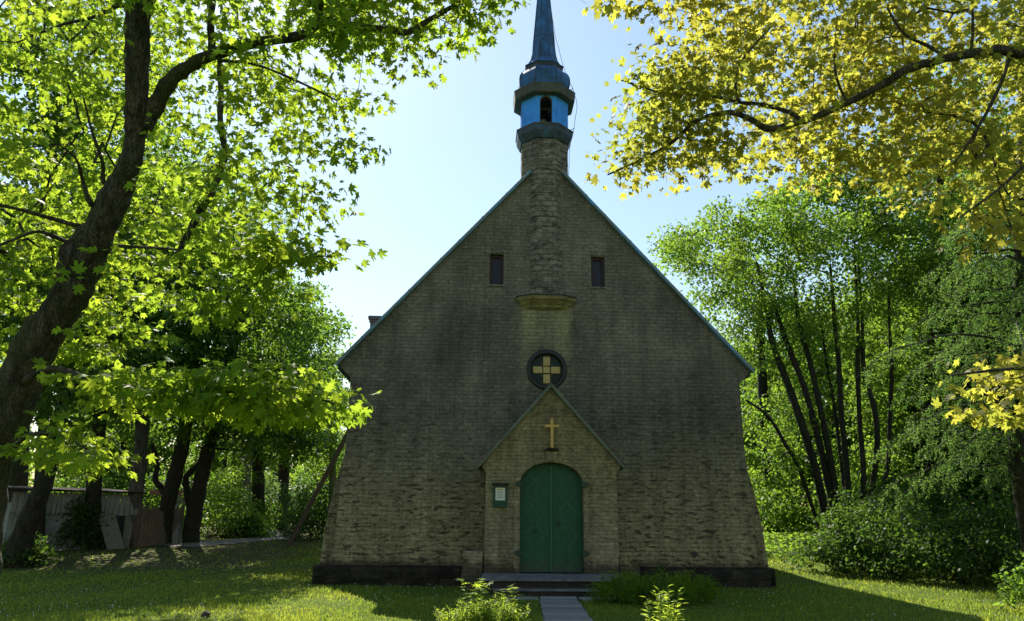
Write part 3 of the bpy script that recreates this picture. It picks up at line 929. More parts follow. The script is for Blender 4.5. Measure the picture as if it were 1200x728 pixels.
for i in range(5):
    zz_ = Z1 - 0.135 - i * 0.035
    ww = [0.05, 0.075, 0.06, 0.07, 0.08][i]
    mb.box(-1.185 - ww, -1.185 + ww, PY - 0.0285, PY - 0.0265, zz_ - 0.007, zz_ + 0.007)
mb.build('print_lines', MT['ink'], pap)
mb = MB(); mb.box(-1.26, -1.11, PY - 0.0285, PY - 0.0265, Z1 - 0.105, Z1 - 0.078)
mb.build('heading', MT['yellowink'], pap)

# scroll-topped stone block left of the porch, plain one right
sb = thing('scroll_block', (-1.8, -0.55, 0.05), 'dark stone block with a rolled scroll top at the left foot of the porch', 'stone block')
prof = [(-1.56, -0.1), (-1.56, 0.88), (-1.94, 0.885)]
for q in np.linspace(90, 330, 13):
    prof.append((-1.95 + 0.088 * math.cos(math.radians(q)), 0.797 + 0.088 * math.sin(math.radians(q))))
prof += [(-1.915, 0.66), (-2.0, 0.62), (-2.04, 0.55), (-2.045, -0.1)]
mb = MB(); mb.prism(prof[::1], -0.72, -0.145)
mb.build('body', MT['porch'], sb, bevel=0.01)
mb = MB(); mb.tube([(-1.95, -0.74, 0.797), (-1.95, -0.721, 0.797)], 0.045, 14)
mb.build('scroll_eye', MT['porch'], sb)
pb = thing('stone_pier', (1.85, -0.5, 0.05), 'low plain stone block at the right foot of the porch', 'stone block')
mb = MB(); mb.box(1.605, 2.07, -0.62, -0.145, -0.1, 0.80)
mb.build('body', MT['facade'], pb, bevel=0.015)
mb = MB(); mb.box(1.59, 2.09, -0.635, -0.14, 0.802, 0.885)
mb.build('cap', MT['facade'], pb, bevel=0.015)

# steps
st = thing('entrance_steps', (0.02, -1.2, 0.05), 'worn grey stone steps with dark risers below the green door', 'steps')
mb = MB(); mb.hexa([(-1.62, -1.45, 0.295), (1.68, -1.45, 0.295), (1.62, -0.785, 0.36), (-1.56, -0.785, 0.36), (-1.62, -1.45, 0.335), (1.68, -1.45, 0.335), (1.62, -0.785, 0.425), (-1.56, -0.785, 0.425)])
mb.build('landing', MT['step'], st, bevel=0.015)
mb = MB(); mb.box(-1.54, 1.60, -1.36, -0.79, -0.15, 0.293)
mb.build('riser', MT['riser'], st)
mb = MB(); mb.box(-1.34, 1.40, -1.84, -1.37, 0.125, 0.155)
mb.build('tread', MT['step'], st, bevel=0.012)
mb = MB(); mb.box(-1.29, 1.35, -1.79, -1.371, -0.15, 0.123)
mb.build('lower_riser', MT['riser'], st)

# boardwalk
bw_ = thing('wooden_walkway', (0.05, -3.2, 0.0), 'grey weathered plank walkway leading to the church steps', 'walkway')
for i, (x0, x1) in enumerate([(-1.22, -0.42), (0.46, 1.25)]):
    mb = MB()
    for k in range(3):
        y = -2.44 + k * 0.16
        mb.box(x0 + random.uniform(-.02, .02), x1, y, y + 0.140, -0.06, 0.035 + random.uniform(0, .006))
    mb.build('platform', MT['board'], bw_, bevel=0.005)
mb = MB()
y = -1.96
while y > -9.0:
    w_ = random.uniform(0.095, 0.125)
    dz = random.uniform(0, 0.008)
    zb = float(ground_z(0, y))
    sh_ = (-1.96 - y) * -0.064
    mb.box(sh_ - 0.36 + random.uniform(-.025, .012), sh_ + 0.40 + random.uniform(-.012, .02), y - w_, y - 0.016, zb - 0.03, zb + 0.03 + dz)
    y -= w_
mb.build('planks', MT['board'], bw_, bevel=0.005)

# plank leaning against the left eave
p0 = hit(337.5, 639)
p1 = at(404, 514, np.linalg.norm((p0 - CAM)) * 0.985 / np.linalg.norm(ray(337.5, 639)))
d_ = p1 - p0
tend = (-5.42 - p0[0]) / d_[0]
tend = min(tend, 1.6)
lp = thing('leaning_pole', p0, 'long dark wooden beam leaning against the left side of the church', 'beam')
mb = MB()
e = p0 + d_ * tend
side = np.array([0.0, 1.0, 0.0]) * 0.05; w = np.cross(d_ / np.linalg.norm(d_), [0, 1, 0]) * 0.085
b0 = p0 - np.array([0, 0, 0.08])
mb.hexa([b0 - w - side, b0 + w - side, b0 + w + side, b0 - w + side, e - w - side, e + w - side, e + w + side, e - w + side])
mb.build('beam', MT['wood'], lp, bevel=0.008)
for t in (0.18, 0.43, 0.7):
    mb = MB()
    c = p0 + d_ * t
    mb.box(c[0] - 0.05, c[0] + 0.05, c[1] - 0.085, c[1] - 0.0605, c[2] - 0.02, c[2] + 0.02)
    mb.build('iron_cleat', MT['black'], lp)
# ------------------------------------------------------------------ leaves
def tmpl(outline, droop=0.25, fold=0.12):
    """outline in (u along midrib, v); fan from the blade's centre"""
    o = np.array(outline, float)
    c = np.array([0.35, 0.0])
    P = np.vstack([c[None], o])
    z = -droop * (P[:, 0] ** 2) - fold * np.abs(P[:, 1]) * 0.6
    z[0] += 0.0
    V = np.column_stack([P, z])
    n = len(o)
    F = np.array([(0, 1 + i, 1 + (i + 1) % n) for i in range(n)])
    return V, F


def maple_outline():
    pol = [(0, 1.0), (9, 0.80), (13, 0.74), (20, 0.50), (28, 0.55), (36, 0.78), (47, 0.97), (54, 0.74), (64, 0.66), (73, 0.42), (84, 0.46), (103, 0.72), (112, 0.50), (140, 0.42), (165, 0.30)]
    pts = [(r * math.cos(math.radians(a)), r * math.sin(math.radians(a))) for a, r in pol]
    full = pts + [(-0.12, 0.0)] + [(u, -v) for u, v in reversed(pts[1:])]
    return [(0.38 + u * 0.62, v * 0.62) for u, v in full]


def maple_variant(k):
    r = random.Random(k)
    o = [(u * r.uniform(0.9, 1.08), v * r.uniform(0.82, 1.12)) for u, v in maple_outline()]
    V, F = tmpl(o, r.uniform(0.05, 0.5), r.uniform(-0.05, 0.45))
    V = V.copy(); V[:, 2] += 0.10 * np.sin(V[:, 0] * 5 + k) * np.sign(V[:, 1]) * np.abs(V[:, 1])
    return V, F


MAPLE = [maple_variant(k) for k in range(5)]
_o = [(0, 0), (0.30, 0.30), (0.62, 0.26), (1, 0), (0.62, -0.26), (0.30, -0.30)]
OVAL = (np.array([(u, v, -0.2 * u * u - abs(v) * 0.15) for u, v in _o]), np.array([(0, 2, 1), (0, 3, 2), (0, 4, 3), (0, 5, 4)]))
KITE = (np.array([(0, 0, 0), (0.45, 0.36, -0.05), (1, 0, -0.18), (0.45, -0.36, -0.05)]), np.array([(0, 2, 1), (0, 3, 2)]))
LANCE = (np.array([(0, 0, 0), (0.4, 0.11, -0.05), (1, 0, -0.30), (0.4, -0.11, -0.05)]), np.array([(0, 2, 1), (0, 3, 2)]))
NEEDLE = (np.array([(0, 0, 0), (0.5, 0.10, 0.0), (1, 0, 0), (0.5, -0.10, 0.0)]), np.array([(0, 2, 1), (0, 3, 2)]))
STAR = tmpl([(r * math.cos(math.radians(a)), r * math.sin(math.radians(a))) for a, r in [(0, 1), (14, .35), (40, .9), (58, .32), (84, .85), (104, .3), (130, .8), (155, .28), (180, .6), (205, .28), (230, .8), (256, .3), (276, .85), (302, .32), (320, .9), (346, .35)]], 0.15, 0.0)


def unit(a): return a / (np.linalg.norm(a, axis=-1, keepdims=True) + 1e-9)


def leaf_arrays(P, D, U, S, T):
    """P positions, D midrib directions, U rough up normals, S sizes, T template -> V, F"""
    D = unit(D)
    U = unit(U - D * np.sum(U * D, 1, keepdims=True))
    W = np.cross(U, D)
    TV, TF = T
    V = P[:, None, :] + S[:, None, None] * (TV[None, :, 0, None] * D[:, None, :] + TV[None, :, 1, None] * W[:, None, :] + TV[None, :, 2, None] * U[:, None, :])
    n, k = len(P), len(TV)
    F = TF[None] + (np.arange(n) * k)[:, None, None]
    return V.reshape(-1, 3), F.reshape(-1, 3)


def build_leaves(name, V, F, mat, parent):
    off = np.array(world_loc(parent))
    return link_mesh(name, fast_mesh(name, V - off, F, mat), parent)


def rand_dirs(n, g):
    v = g.normal(size=(n, 3)); return unit(v)


def clump(centres, per, rad, size, T, g, flat=0.55, tilt=0.75, droop=0.35, vary=0.3, hang=0.0):
    """leaves round every centre: a flattened cloud, normals upward with a random tilt"""
    n = len(centres) * per
    C = np.repeat(centres, per, 0)
    r = g.random(n) ** 0.5
    off = rand_dirs(n, g) * r[:, None] * rad
    off[:, 2] *= flat
    if hang: off[:, 2] -= g.random(n) * hang
    P = C + off
    out = unit(off * np.array([1, 1, 0.3]) + g.normal(size=(n, 3)) * rad * 0.5)
    D = out + np.array([0, 0, -droop]) + g.normal(size=(n, 3)) * 0.25
    U = np.array([0, 0, 1.0]) + g.normal(size=(n, 3)) * tilt
    S = size * (1 + (g.random(n) * 2 - 1) * vary)
    if isinstance(T, list):
        pick = g.integers(0, len(T), n)
        Vs, Fs, c = [], [], 0
        for k, t_ in enumerate(T):
            m_ = pick == k
            v, f = leaf_arrays(P[m_], D[m_], U[m_], S[m_], t_)
            Vs.append(v); Fs.append(f + c); c += len(v)
        return np.vstack(Vs), np.vstack(Fs)
    return leaf_arrays(P, D, U, S, T)


# ------------------------------------------------------------------ growing limbs
class Skeleton:
    def __init__(self): self.P, self.par, self.fixed_r = [], [], []
    def chain(self, pts, start=None, radii=None):
        prev = start
        ids = []
        for i, p in enumerate(pts):
            self.P.append(np.array(p, float)); self.par.append(prev); self.fixed_r.append(None if radii is None else radii[i])
            prev = len(self.P) - 1; ids.append(prev)
        return ids
    def nearest(self, p, lift=0.0):
        A = np.array(self.P)
        d = np.linalg.norm(A - p, axis=1) + lift * np.maximum(0, A[:, 2] - p[2])
        return int(np.argmin(d))
    def grow(self, targets, g, step=0.3, lift=0.6, sag=0.08, wob=0.04, maxlen=None):
        A = np.array(self.P)
        dmin = np.array([np.min(np.linalg.norm(A - t, axis=1)) for t in targets])
        n0 = len(self.P)
        for i in np.argsort(dmin):
            t = targets[i]
            k = self.nearest(t, lift)
            p = self.P[k]
            L = np.linalg.norm(t - p)
            m = max(2, int(L / step))
            pts = []
            for j in range(1, m + 1):
                s = j / m
                q = p + (t - p) * s + np.array([0, 0, 1.0]) * (sag * L * math.sin(math.pi * s))
                if j < m: q = q + g.normal(size=3) * wob * L * 0.5
                pts.append(q)
            self.chain(pts, k)
        return n0
    def tubes(self, n0, tip_r, rmax, sides=4, expo=0.5):
        """tubes for all nodes from n0 on, radius by the pipe rule"""
        N_ = len(self.P)
        cnt = np.zeros(N_)
        child = [0] * N_
        for i in range(N_ - 1, -1, -1):
            if cnt[i] == 0: cnt[i] = 1
            if self.par[i] is not None: cnt[self.par[i]] += cnt[i] if child[i] != 0 or True else 0
        R = np.minimum(tip_r * cnt ** expo, rmax)
        kids = {}
        for i in range(N_):
            if self.par[i] is not None: kids.setdefault(self.par[i], []).append(i)
        mb = MB()
        seen = set()
        for i in range(n0, N_):
            p = self.par[i]
            if p is not None and p >= n0 and kids[p][0] == i: continue       # continues a chain
            pts, rad = [], []
            if p is not None:
                pts.append(self.P[p]); rad.append(min(R[i] * 1.15, R[p] if p >= n0 else R[i] * 1.3))
            k = i
            while True:
                pts.append(self.P[k]); rad.append(R[k])
                nxt = kids.get(k)
                if not nxt: break
                k = nxt[0]
            if len(pts) > 1: mb.tube(pts, rad, sides, 0, False)
        return mb


def smooth_path(pts, rad, per=6):
    pts = [np.array(p, float) for p in pts]
    P, R = [], []
    for i in range(len(pts) - 1):
        p0, p1, p2, p3 = pts[max(i - 1, 0)], pts[i], pts[i + 1], pts[min(i + 2, len(pts) - 1)]
        for t in np.linspace(0, 1, per, endpoint=False):
            P.append(0.5 * ((2 * p1) + (-p0 + p2) * t + (2 * p0 - 5 * p1 + 4 * p2 - p3) * t * t + (-p0 + 3 * p1 - 3 * p2 + p3) * t ** 3))
            R.append(rad[i] * (1 - t) + rad[i + 1] * t)
    P.append(pts[-1]); R.append(rad[-1])
    return P, R


def inpoly(pts, poly):
    x, y = pts[:, 0], pts[:, 1]
    ins = np.zeros(len(pts), bool)
    n = len(poly)
    for i in range(n):
        x1, y1 = poly[i]; x2, y2 = poly[(i + 1) % n]
        c = ((y1 > y) != (y2 > y)) & (x < (x2 - x1) * (y - y1) / (y2 - y1 + 1e-9) + x1)
        ins ^= c
    return ins


def sample_poly(poly, n, g):
    P = np.array(poly, float)
    lo, hi = P.min(0), P.max(0)
    out = np.zeros((0, 2))
    while len(out) < n:
        q = lo + (hi - lo) * g.random((n * 3, 2))
        out = np.vstack([out, q[inpoly(q, poly)]])
    return out[:n]


def near_maple(name, label, leafmat, trunk, branches, regions, extra, base, group=None, leaf=0.125, per=26, seed=1, bark='bark', trunk_sides=18):
    """trunk: list of (px, py, depth, width px); branches: lists of the same; regions: (poly, sprays, d0, d1, per)"""
    g = np.random.default_rng(seed)
    random.seed(seed)
    t = thing(name, base, label, 'tree', group)
    sk = Skeleton()
    def conv(lst):
        P = [at(x, y, d) if not isinstance(x, tuple) else np.array(x) for x, y, d, w in lst]
        R = [w * d / FPX / 2 if not isinstance(x, tuple) else w for x, y, d, w in lst]
        return P, R
    P, R = conv(trunk)
    P, R = smooth_path(P, [r * 0.92 for r in R], 7)
    mb = MB(); mb.tube(P, [r * (1 + 0.05 * math.sin(i * 1.7) + 0.03 * math.sin(i * 0.61)) for i, r in enumerate(R)], trunk_sides, 0.045)
    # root flare
    b0 = np.array(P[0])
    for k in range(6):
        a_ = k * math.pi / 3 + 0.4
        q = b0 + np.array([math.cos(a_), math.sin(a_), 0]) * R[0] * 1.9
        q[2] = float(ground_z(q[0], q[1])) - 0.05
        mb.tube([P[min(4, len(P) - 1)] + np.array([math.cos(a_), math.sin(a_), 0]) * R[0] * 0.4, (b0 + q) / 2 + np.array([0, 0, 0.12]), q], [R[0] * 0.45, R[0] * 0.35, R[0] * 0.12], 7, 0.05)
    mb.build('trunk', MT[bark], t, smooth=True)
    sk.chain(P)
    for br in branches:
        Pb, Rb = conv(br)
        Pb, Rb = smooth_path(Pb, Rb, 6)
        mb = MB(); mb.tube(Pb, [r * (1 + 0.08 * math.sin(i * 1.3)) for i, r in enumerate(Rb)], 9, 0.06)
        mb.build('branch', MT[bark], t, smooth=True)
        if br[0][3] != 'dead': sk.chain(Pb)
    C, per_l, size_l = [], [], []
    for poly, n, d0, d1, pr, sz in regions:
        q = sample_poly(poly, n, g)
        d = d0 + (d1 - d0) * g.random(n)
        tp = np.array([(a_[0], a_[1]) for a_ in trunk if not isinstance(a_[0], tuple)])
        if len(tp):
            yy = np.interp(q[:, 1], tp[::-1, 1], tp[::-1, 0])
            nearq = (np.abs(q[:, 0] - yy) < 62) & (d < 7.5) & (q[:, 1] < 430) & (q[:, 1] > 20)
            d = np.where(nearq, d + 2.3, d)
        for (x, y), dd in zip(q, d):
            C.append(at(x, y, dd)); per_l.append(pr); size_l.append(sz)
    for c, r, n, pr in extra:
        for v in rand_dirs(n, g):
            C.append(np.array(c) + v * np.array(r) * g.random() ** 0.4); per_l.append(pr); size_l.append(leaf)
    C = np.array(C)
    keep = (C[:, 2] > ground_z(C[:, 0], C[:, 1]) + 0.7) & (np.linalg.norm(C - CAM, axis=1) > 3.6)
    C = C[keep]; per_l = np.array(per_l)[keep]; size_l = np.array(size_l)[keep]
    n0 = sk.grow(C, g, 0.25, 0.25, 0.06, 0.10)
    tw = sk.tubes(n0, 0.0032, 0.035, 4, 0.5)
    tw.build('twigs', MT[bark], t)
    Vs, Fs, nv = [], [], 0
    for key in sorted(set(zip(per_l.tolist(), size_l.tolist()))):
        sel = (per_l == key[0]) & (size_l == key[1])
        V_, F_ = clump(C[sel], key[0], 0.46, key[1], MAPLE, g, 0.20, 0.50, 0.40, 0.50)
        Vs.append(V_); Fs.append(F_ + nv); nv += len(V_)
    build_leaves('crown', np.vstack(Vs), np.vstack(Fs), leafmat, t)
    return t


# --- near maple at the left edge of the lawn
trunkL = [(-62, 822, 7.0, 86), (-46, 750, 7.0, 64), (-32, 680, 7.0, 57), (-24, 612, 7.0, 54), (-13, 543, 7.0, 53), (14, 474, 6.95, 53), (41, 406, 6.9, 51), (70, 366, 6.9, 44), (86, 338, 6.85, 44),
          (96, 305, 6.85, 54), (119, 264, 6.8, 38), (139, 222, 6.8, 35), (151, 195, 6.75, 27), (158, 165, 6.75, 25), (160, 125, 6.7, 27), (161, 60, 6.7, 29), (163, 10, 6.65, 31), (186, -40, 6.6, 25), (200, -120, 6.5, 23), (215, -260, 6.4, 18)]
brL = [
    [(168, 150, 6.75, 20), (182, 125, 6.75, 20), (200, 95, 6.7, 17), (222, 78, 6.7, 16), (250, 64, 6.7, 14), (300, 50, 6.7, 12), (350, 42, 6.75, 11), (380, 25, 6.8, 10), (400, 29, 6.8, 9), (455, 35, 6.9, 8), (480, 37, 6.9, 8), (505, 22, 7.0, 6), (540, 2, 7.0, 5), (585, -25, 7.1, 3)],
    [(257, 64, 6.7, 5), (258, 90, 6.65, 7), (259, 112, 6.6, 6), (258, 140, 6.55, 7), (263, 178, 6.5, 8), (256, 205, 6.5, 9), (245, 230, 6.5, 9), (232, 252, 6.5, 9), (220, 275, 6.5, 8), (205, 304, 6.5, 5)],
    [(249, 62, 6.7, 9), (247, 30, 6.7, 8), (250, -5, 6.7, 7), (256, -60, 6.7, 5)],
    [(372, 30, 6.8, 6), (376, 10, 6.8, 5), (372, -30, 6.8, 4)],
    [(258, 71, 6.65, 4), (300, 76, 6.6, 3), (350, 96, 6.5, 3), (395, 118, 6.4, 2)],
    [(118, 286, 6.85, 5), (135, 288, 6.8, 4), (200, 292, 6.6, 3), (270, 299, 6.5, 3), (340, 301, 6.4, 2), (395, 300, 6.4, 1.5)],
    [(108, 268, 6.8, 8), (96, 266, 6.8, 6), (60, 256, 6.7, 5), (20, 245, 6.6, 4), (-40, 232, 6.5, 3)],
    [(106, 272, 6.8, 8), (92, 280, 6.75, 6), (78, 283, 6.7, 5), (60, 276, 6.6, 5), (40, 272, 6.6, 4), (0, 287, 6.5, 3), (-50, 300, 6.4, 2)],
    [(114, 246, 6.8, 8), (105, 236, 6.7, 6), (98, 216, 6.7, 5), (90, 188, 6.6, 3), (70, 170, 6.5, 2)],
    [(130, 220, 6.8, 6), (121, 212, 6.75, 5), (120, 190, 6.7, 4), (108, 155, 6.6, 3), (98, 115, 6.6, 2)],
    [(158, 12, 6.7, 8), (140, 6, 6.7, 6), (110, 20, 6.6, 4), (70, 30, 6.5, 3), (20, 50, 6.4, 2)],
    [(162, -10, 6.6, 20), (140, -60, 6.5, 17), (100, -150, 6.4, 13), (60, -260, 6.3, 9)],
    [(18, 455, 6.9, 12), (40, 440, 6.7, 9), (65, 432, 6.6, 8), (110, 446, 6.4, 6), (150, 455, 6.2, 5), (250, 460, 6.0, 4), (330, 456, 5.9, 3), (405, 478, 5.8, 2)],
    [(-10, 545, 6.9, 7), (30, 512, 6.7, 5), (70, 510, 6.5, 4), (115, 535, 6.3, 2)],
]
R1 = [(-80, -80), (445, -80), (450, 30), (432, 120), (408, 160), (372, 215), (380, 262), (330, 285), (250, 330), (210, 350), (120, 415), (-80, 420)]
regL = [
    (R1, 240, 5.9, 10.4, 58, 0.086),
    ([(360, -70), (650, -70), (585, 10), (545, 62), (510, 52), (480, 70), (420, 60), (360, 20)], 52, 6.6, 7.6, 54, 0.083),
    ([(300, 285), (385, 285), (400, 300), (360, 325), (310, 320)], 10, 6.2, 6.8, 32, 0.094),
    ([(215, 335), (300, 330), (330, 345), (262, 372), (222, 368)], 9, 6.2, 6.8, 32, 0.094),
    ([(110, 442), (200, 432), (330, 440), (385, 462), (408, 482), (330, 490), (250, 482), (130, 480)], 36, 5.6, 6.5, 50, 0.092),
    ([(30, 478), (70, 485), (120, 515), (115, 540), (70, 555), (40, 520)], 9, 5.9, 6.8, 32, 0.098),
    ([(60, 330), (160, 350), (150, 410), (80, 420)], 10, 7.4, 8.6, 34, 0.10),
]
tb = at(-62, 822, 7.0); tb = np.array([tb[0], tb[1], float(ground_z(tb[0], tb[1]))])
near_maple('maple_tree', 'large near maple leaning in from the left edge, thick curving trunk', MT['maple'], trunkL, brL, regL,
           [((tb[0] + 1.5, tb[1] - 0.5, 9.0), (3.6, 4.2, 2.4), 26, 26), ((tb[0] - 2.5, tb[1] + 0.5, 6.5), (2.4, 3.2, 2.6), 50, 26)], tb, seed=3)

# --- golden maple reaching in from the right
tr = at(1560, 130, 6.9)
trb = np.array([tr[0] + 0.4, tr[1], 0.0])
Tz = tr[2]
trunkR = [((trb[0], trb[1], -0.05), 0, 0, 0.34), ((trb[0] - 0.05, trb[1], 1.2), 0, 0, 0.25), ((trb[0] - 0.2, trb[1], 2.8), 0, 0, 0.22), ((tr[0], tr[1], Tz), 0, 0, 0.19), ((tr[0] - 0.15, tr[1] + 0.1, Tz + 1.6), 0, 0, 0.14), ((tr[0] - 0.1, tr[1] + 0.3, Tz + 3.6), 0, 0, 0.07)]
brR = [
    [(1560, 140, 6.9, 26), (1440, 110, 6.8, 22), (1320, 85, 6.6, 17), (1200, 64, 6.4, 13), (1175, 59, 6.4, 12), (1145, 62, 6.4, 11), (1112, 68, 6.4, 10), (1080, 76, 6.4, 10), (1058, 84, 6.4, 10), (1040, 96, 6.4, 9), (1000, 117, 6.4, 8), (960, 135, 6.4, 8), (930, 145, 6.4, 8), (900, 151, 6.4, 8), (876, 138, 6.4, 7), (850, 132, 6.45, 6), (815, 142, 6.5, 5), (800, 156, 6.5, 5), (780, 172, 6.5, 4), (745, 190, 6.6, 3), (712, 205, 6.6, 2)],
    [(940, 142, 6.4, 6), (925, 132, 6.4, 5), (895, 123, 6.5, 5), (866, 120, 6.5, 4), (842, 114, 6.5, 4), (820, 112, 6.55, 3), (780, 110, 6.6, 3), (728, 94, 6.6, 2)],
    [(866, 120, 6.5, 4), (862, 100, 6.5, 3), (870, 70, 6.5, 3), (905, 30, 6.5, 2)],
    [(1108, 68, 6.4, 5), (1090, 55, 6.4, 4), (1060, 40, 6.4, 3), (1040, 10, 6.4, 2)],
    [(1138, 62, 6.4, 4), (1140, 30, 6.4, 3), (1138, -30, 6.4, 3)],
    [(1184, 62, 6.4, 5), (1176, 90, 6.3, 4), (1160, 125, 6.2, 4), (1140, 160, 6.1, 3), (1118, 192, 6.0, 2)],
    [(992, 120, 6.4, 4), (980, 90, 6.4, 3), (978, 60, 6.4, 2)],
    [(1330, 170, 6.2, 8), (1250, 172, 6.1, 6), (1205, 192, 6.0, 4), (1170, 222, 5.9, 3), (1125, 255, 5.8, 2)],
    [(1560, 300, 6.6, 14), (1400, 390, 5.9, 9), (1280, 430, 5.4, 6), (1190, 432, 5.2, 4), (1115, 440, 5.1, 2)],
    [(1480, 110, 6.85, 14), (1380, 10, 6.8, 11), (1270, -50, 6.7, 8), (1120, -90, 6.6, 5), (900, -60, 6.6, 3), (760, -20, 6.6, 2)],
]
regR = [
    ([(860, -70), (1290, -70), (1290, 190), (1215, 225), (1150, 245), (1060, 235), (960, 205), (900, 222), (860, 215), (835, 120)], 290, 6.2, 9.8, 50, 0.081),
    ([(780, -60), (870, -60), (850, 130), (860, 210), (820, 205), (800, 150), (775, 120), (790, 60)], 50, 6.4, 7.4, 38, 0.077),
    ([(775, 45), (810, 70), (825, 200), (780, 190), (735, 212), (725, 165), (745, 115)], 34, 6.3, 6.9, 30, 0.076),
    ([(705, -30), (750, -40), (740, -4), (718, 0)], 6, 6.4, 6.9, 20, 0.105),
    ([(1125, 432), (1180, 420), (1270, 415), (1270, 500), (1200, 512), (1160, 485)], 17, 5.3, 6.0, 34, 0.088),
    ([(1110, 240), (1200, 250), (1200, 300), (1150, 275)], 6, 5.8, 6.6, 26, 0.086),
]
near_maple('maple_tree', 'golden-leaved maple branch reaching in from the top right corner above the lawn', MT['goldmaple'], trunkR, brR, regR,
           [((tr[0] + 0.3, tr[1] - 0.2, Tz + 2.2), (2.4, 2.6, 1.6), 50, 24), ((tr[0] + 1.4, tr[1] - 0.6, Tz - 0.6), (2.0, 2.2, 1.4), 26, 24)], trb, leaf=0.11, seed=8)


# ------------------------------------------------------------------ trees further away
def tree(name, label, base, stems, crowns, leafmat, bark, g, T=KITE, size=0.17, per=92, rad=0.85, group=None, tip=0.010, cat='tree', hang=0.0, flat=0.6, rmax=0.07, tilt=0.7, lift=0.6, droop=0.4):
    """stems: [(points, radii)] in world; crowns: [(centre, (rx,ry,rz), n)]"""
    t = thing(name, base, label, cat, group)
    sk = Skeleton()
    for P, R in stems:
        Pp, Rr = smooth_path(P, R, 5)
        mb = MB(); mb.tube(Pp, [r * (1 + 0.06 * math.sin(i * 1.9)) for i, r in enumerate(Rr)], 9, 0.05)
        mb.build('trunk', MT[bark], t, smooth=True)
        sk.chain(Pp[len(Pp) // 3:])
    C = []
    for c, r, n in crowns:
        v = rand_dirs(n, g)
        q = np.array(c) + v * np.array(r) * (0.35 + 0.65 * g.random((n, 1)) ** 0.5)
        C.append(q)
    C = np.vstack(C)
    C = C[C[:, 2] > ground_z(C[:, 0], C[:, 1]) + 0.4]
    n0 = sk.grow(C, g, 0.7, lift, 0.08, 0.10)
    sk.tubes(n0, tip, rmax, 4, 0.5).build('limbs', MT[bark], t)
    V_, F_ = clump(C, per, rad, size, T, g, flat, tilt, droop, 0.5, hang)
    build_leaves('crown', V_, F_, MT[leafmat], t)
    return t


def copy_tree(t, loc, rz, label, s=1.0, group=None):
    c = t.copy(); COL.objects.link(c)
    c.location = Vector([float(v) for v in loc]); c.rotation_euler = (0, 0, rz); c.scale = (s, s, s)
    c['label'] = label
    if group: c['group'] = group
    for ch in list(t.children):
        d = ch.copy(); COL.objects.link(d); d.parent = c
    return c


def dep(p):
    """forward depth of a world point"""
    return float((np.array(p) - CAM) @ (-cz))


gt = np.random.default_rng(21)


def base_px(px, Y):
    x = 0.0
    for k in range(4):
        z = float(ground_z(x, Y))
        # pixel row of the ground at that distance is found by search so that column px is kept
        best = min(np.linspace(600, 760, 641), key=lambda py: abs((CAM[2] + ray(px, py)[2] * (Y - CAM[1]) / ray(px, py)[1]) - z))
        d_ = ray(px, best); x = CAM[0] + d_[0] * (Y - CAM[1]) / d_[1]
    return gpt(x, Y)


def px_stem(base, pix, d=None):
    """stem through photograph pixels (x, y, width) at the base's depth"""
    d = d or dep(base)
    P = [np.array(base) - np.array([0, 0, 0.1])] + [at(x, y, d) for x, y, w in pix[1:]]
    R = [w * d / FPX / 2 for x, y, w in pix]
    return P, R
def cen(px, py, d): return at(px, py, d)

rowL = 'row of trees in front of the shed'
# leaning dark trunk near the left edge
b = hit(16, 664); d = dep(b)
tree('leaning_tree', 'dark ivy-footed leaning trunk at the far left in front of the shed', b, [px_stem(b, [(16, 664, 34), (28, 625, 24), (42, 590, 21), (54, 560, 20), (66, 510, 17), (80, 440, 13), (95, 360, 9)], d)],
     [(cen(60, 440, d), (2.2, 2.2, 1.6), 26), (cen(110, 350, d + 1), (3.0, 2.6, 2.2), 40), (cen(20, 330, d + 1), (2.6, 2.6, 2.2), 30)], 'linden', 'darkbark', gt, group=rowL)
b = hit(46, 648); d = dep(b)
tree('linden_tree', 'slim grey trunk just right of the leaning dark one', b, [px_stem(b, [(46, 648, 15), (46, 600, 13), (48, 540, 12), (55, 450, 10), (60, 350, 6)], d)],
     [(cen(40, 400, d), (2.6, 2.4, 2.4), 34), (cen(70, 280, d), (3.0, 2.4, 2.6), 36)], 'linden', 'darkbark', gt, group=rowL)
b = hit(109, 643); d = dep(b)
tree('linden_tree', 'rough brown trunk standing in front of the dark shed opening', b, [px_stem(b, [(109, 643, 21), (109, 610, 18), (110, 575, 17), (116, 500, 15), (125, 400, 11), (130, 280, 7)], d)],
     [(cen(110, 420, d), (2.6, 2.2, 2.0), 34), (cen(140, 300, d), (3.4, 3.0, 2.8), 52)], 'linden', 'darkbark', gt, group=rowL)
b = hit(152, 639); d = dep(b)
tree('linden_tree', 'pale grey straight trunk between the shed opening and the slat fence', b, [px_stem(b, [(152, 639, 21), (156, 600, 17), (163, 550, 16), (168, 480, 15), (175, 400, 13), (185, 290, 9), (190, 200, 5)], d)],
     [(cen(175, 430, d), (3.0, 2.6, 1.8), 36), (cen(190, 330, d), (3.8, 3.2, 2.6), 60), (cen(200, 230, d), (3.2, 3.0, 2.6), 50)], 'linden', 'greybark', gt, group=rowL)
b = hit(189, 637); d = dep(b)
tree('linden_tree', 'stout dark trunk with a crooked left limb at the end of the slat fence', b, [px_stem(b, [(189, 637, 22), (195, 600, 18), (203, 565, 17), (214, 520, 16), (224, 450, 13), (236, 340, 9)], d), px_stem(at(199, 582, d), [(199, 582, 9), (190, 573, 8), (182, 562, 7), (184, 545, 6), (178, 520, 5)], d)],
     [(cen(215, 470, d), (2.4, 2.4, 1.6), 30), (cen(240, 360, d), (3.2, 3.0, 2.6), 52), (cen(250, 290, d + 1), (2.6, 2.6, 2.2), 34)], 'linden', 'darkbark', gt, group=rowL)
b = hit(222, 636); d = dep(b)
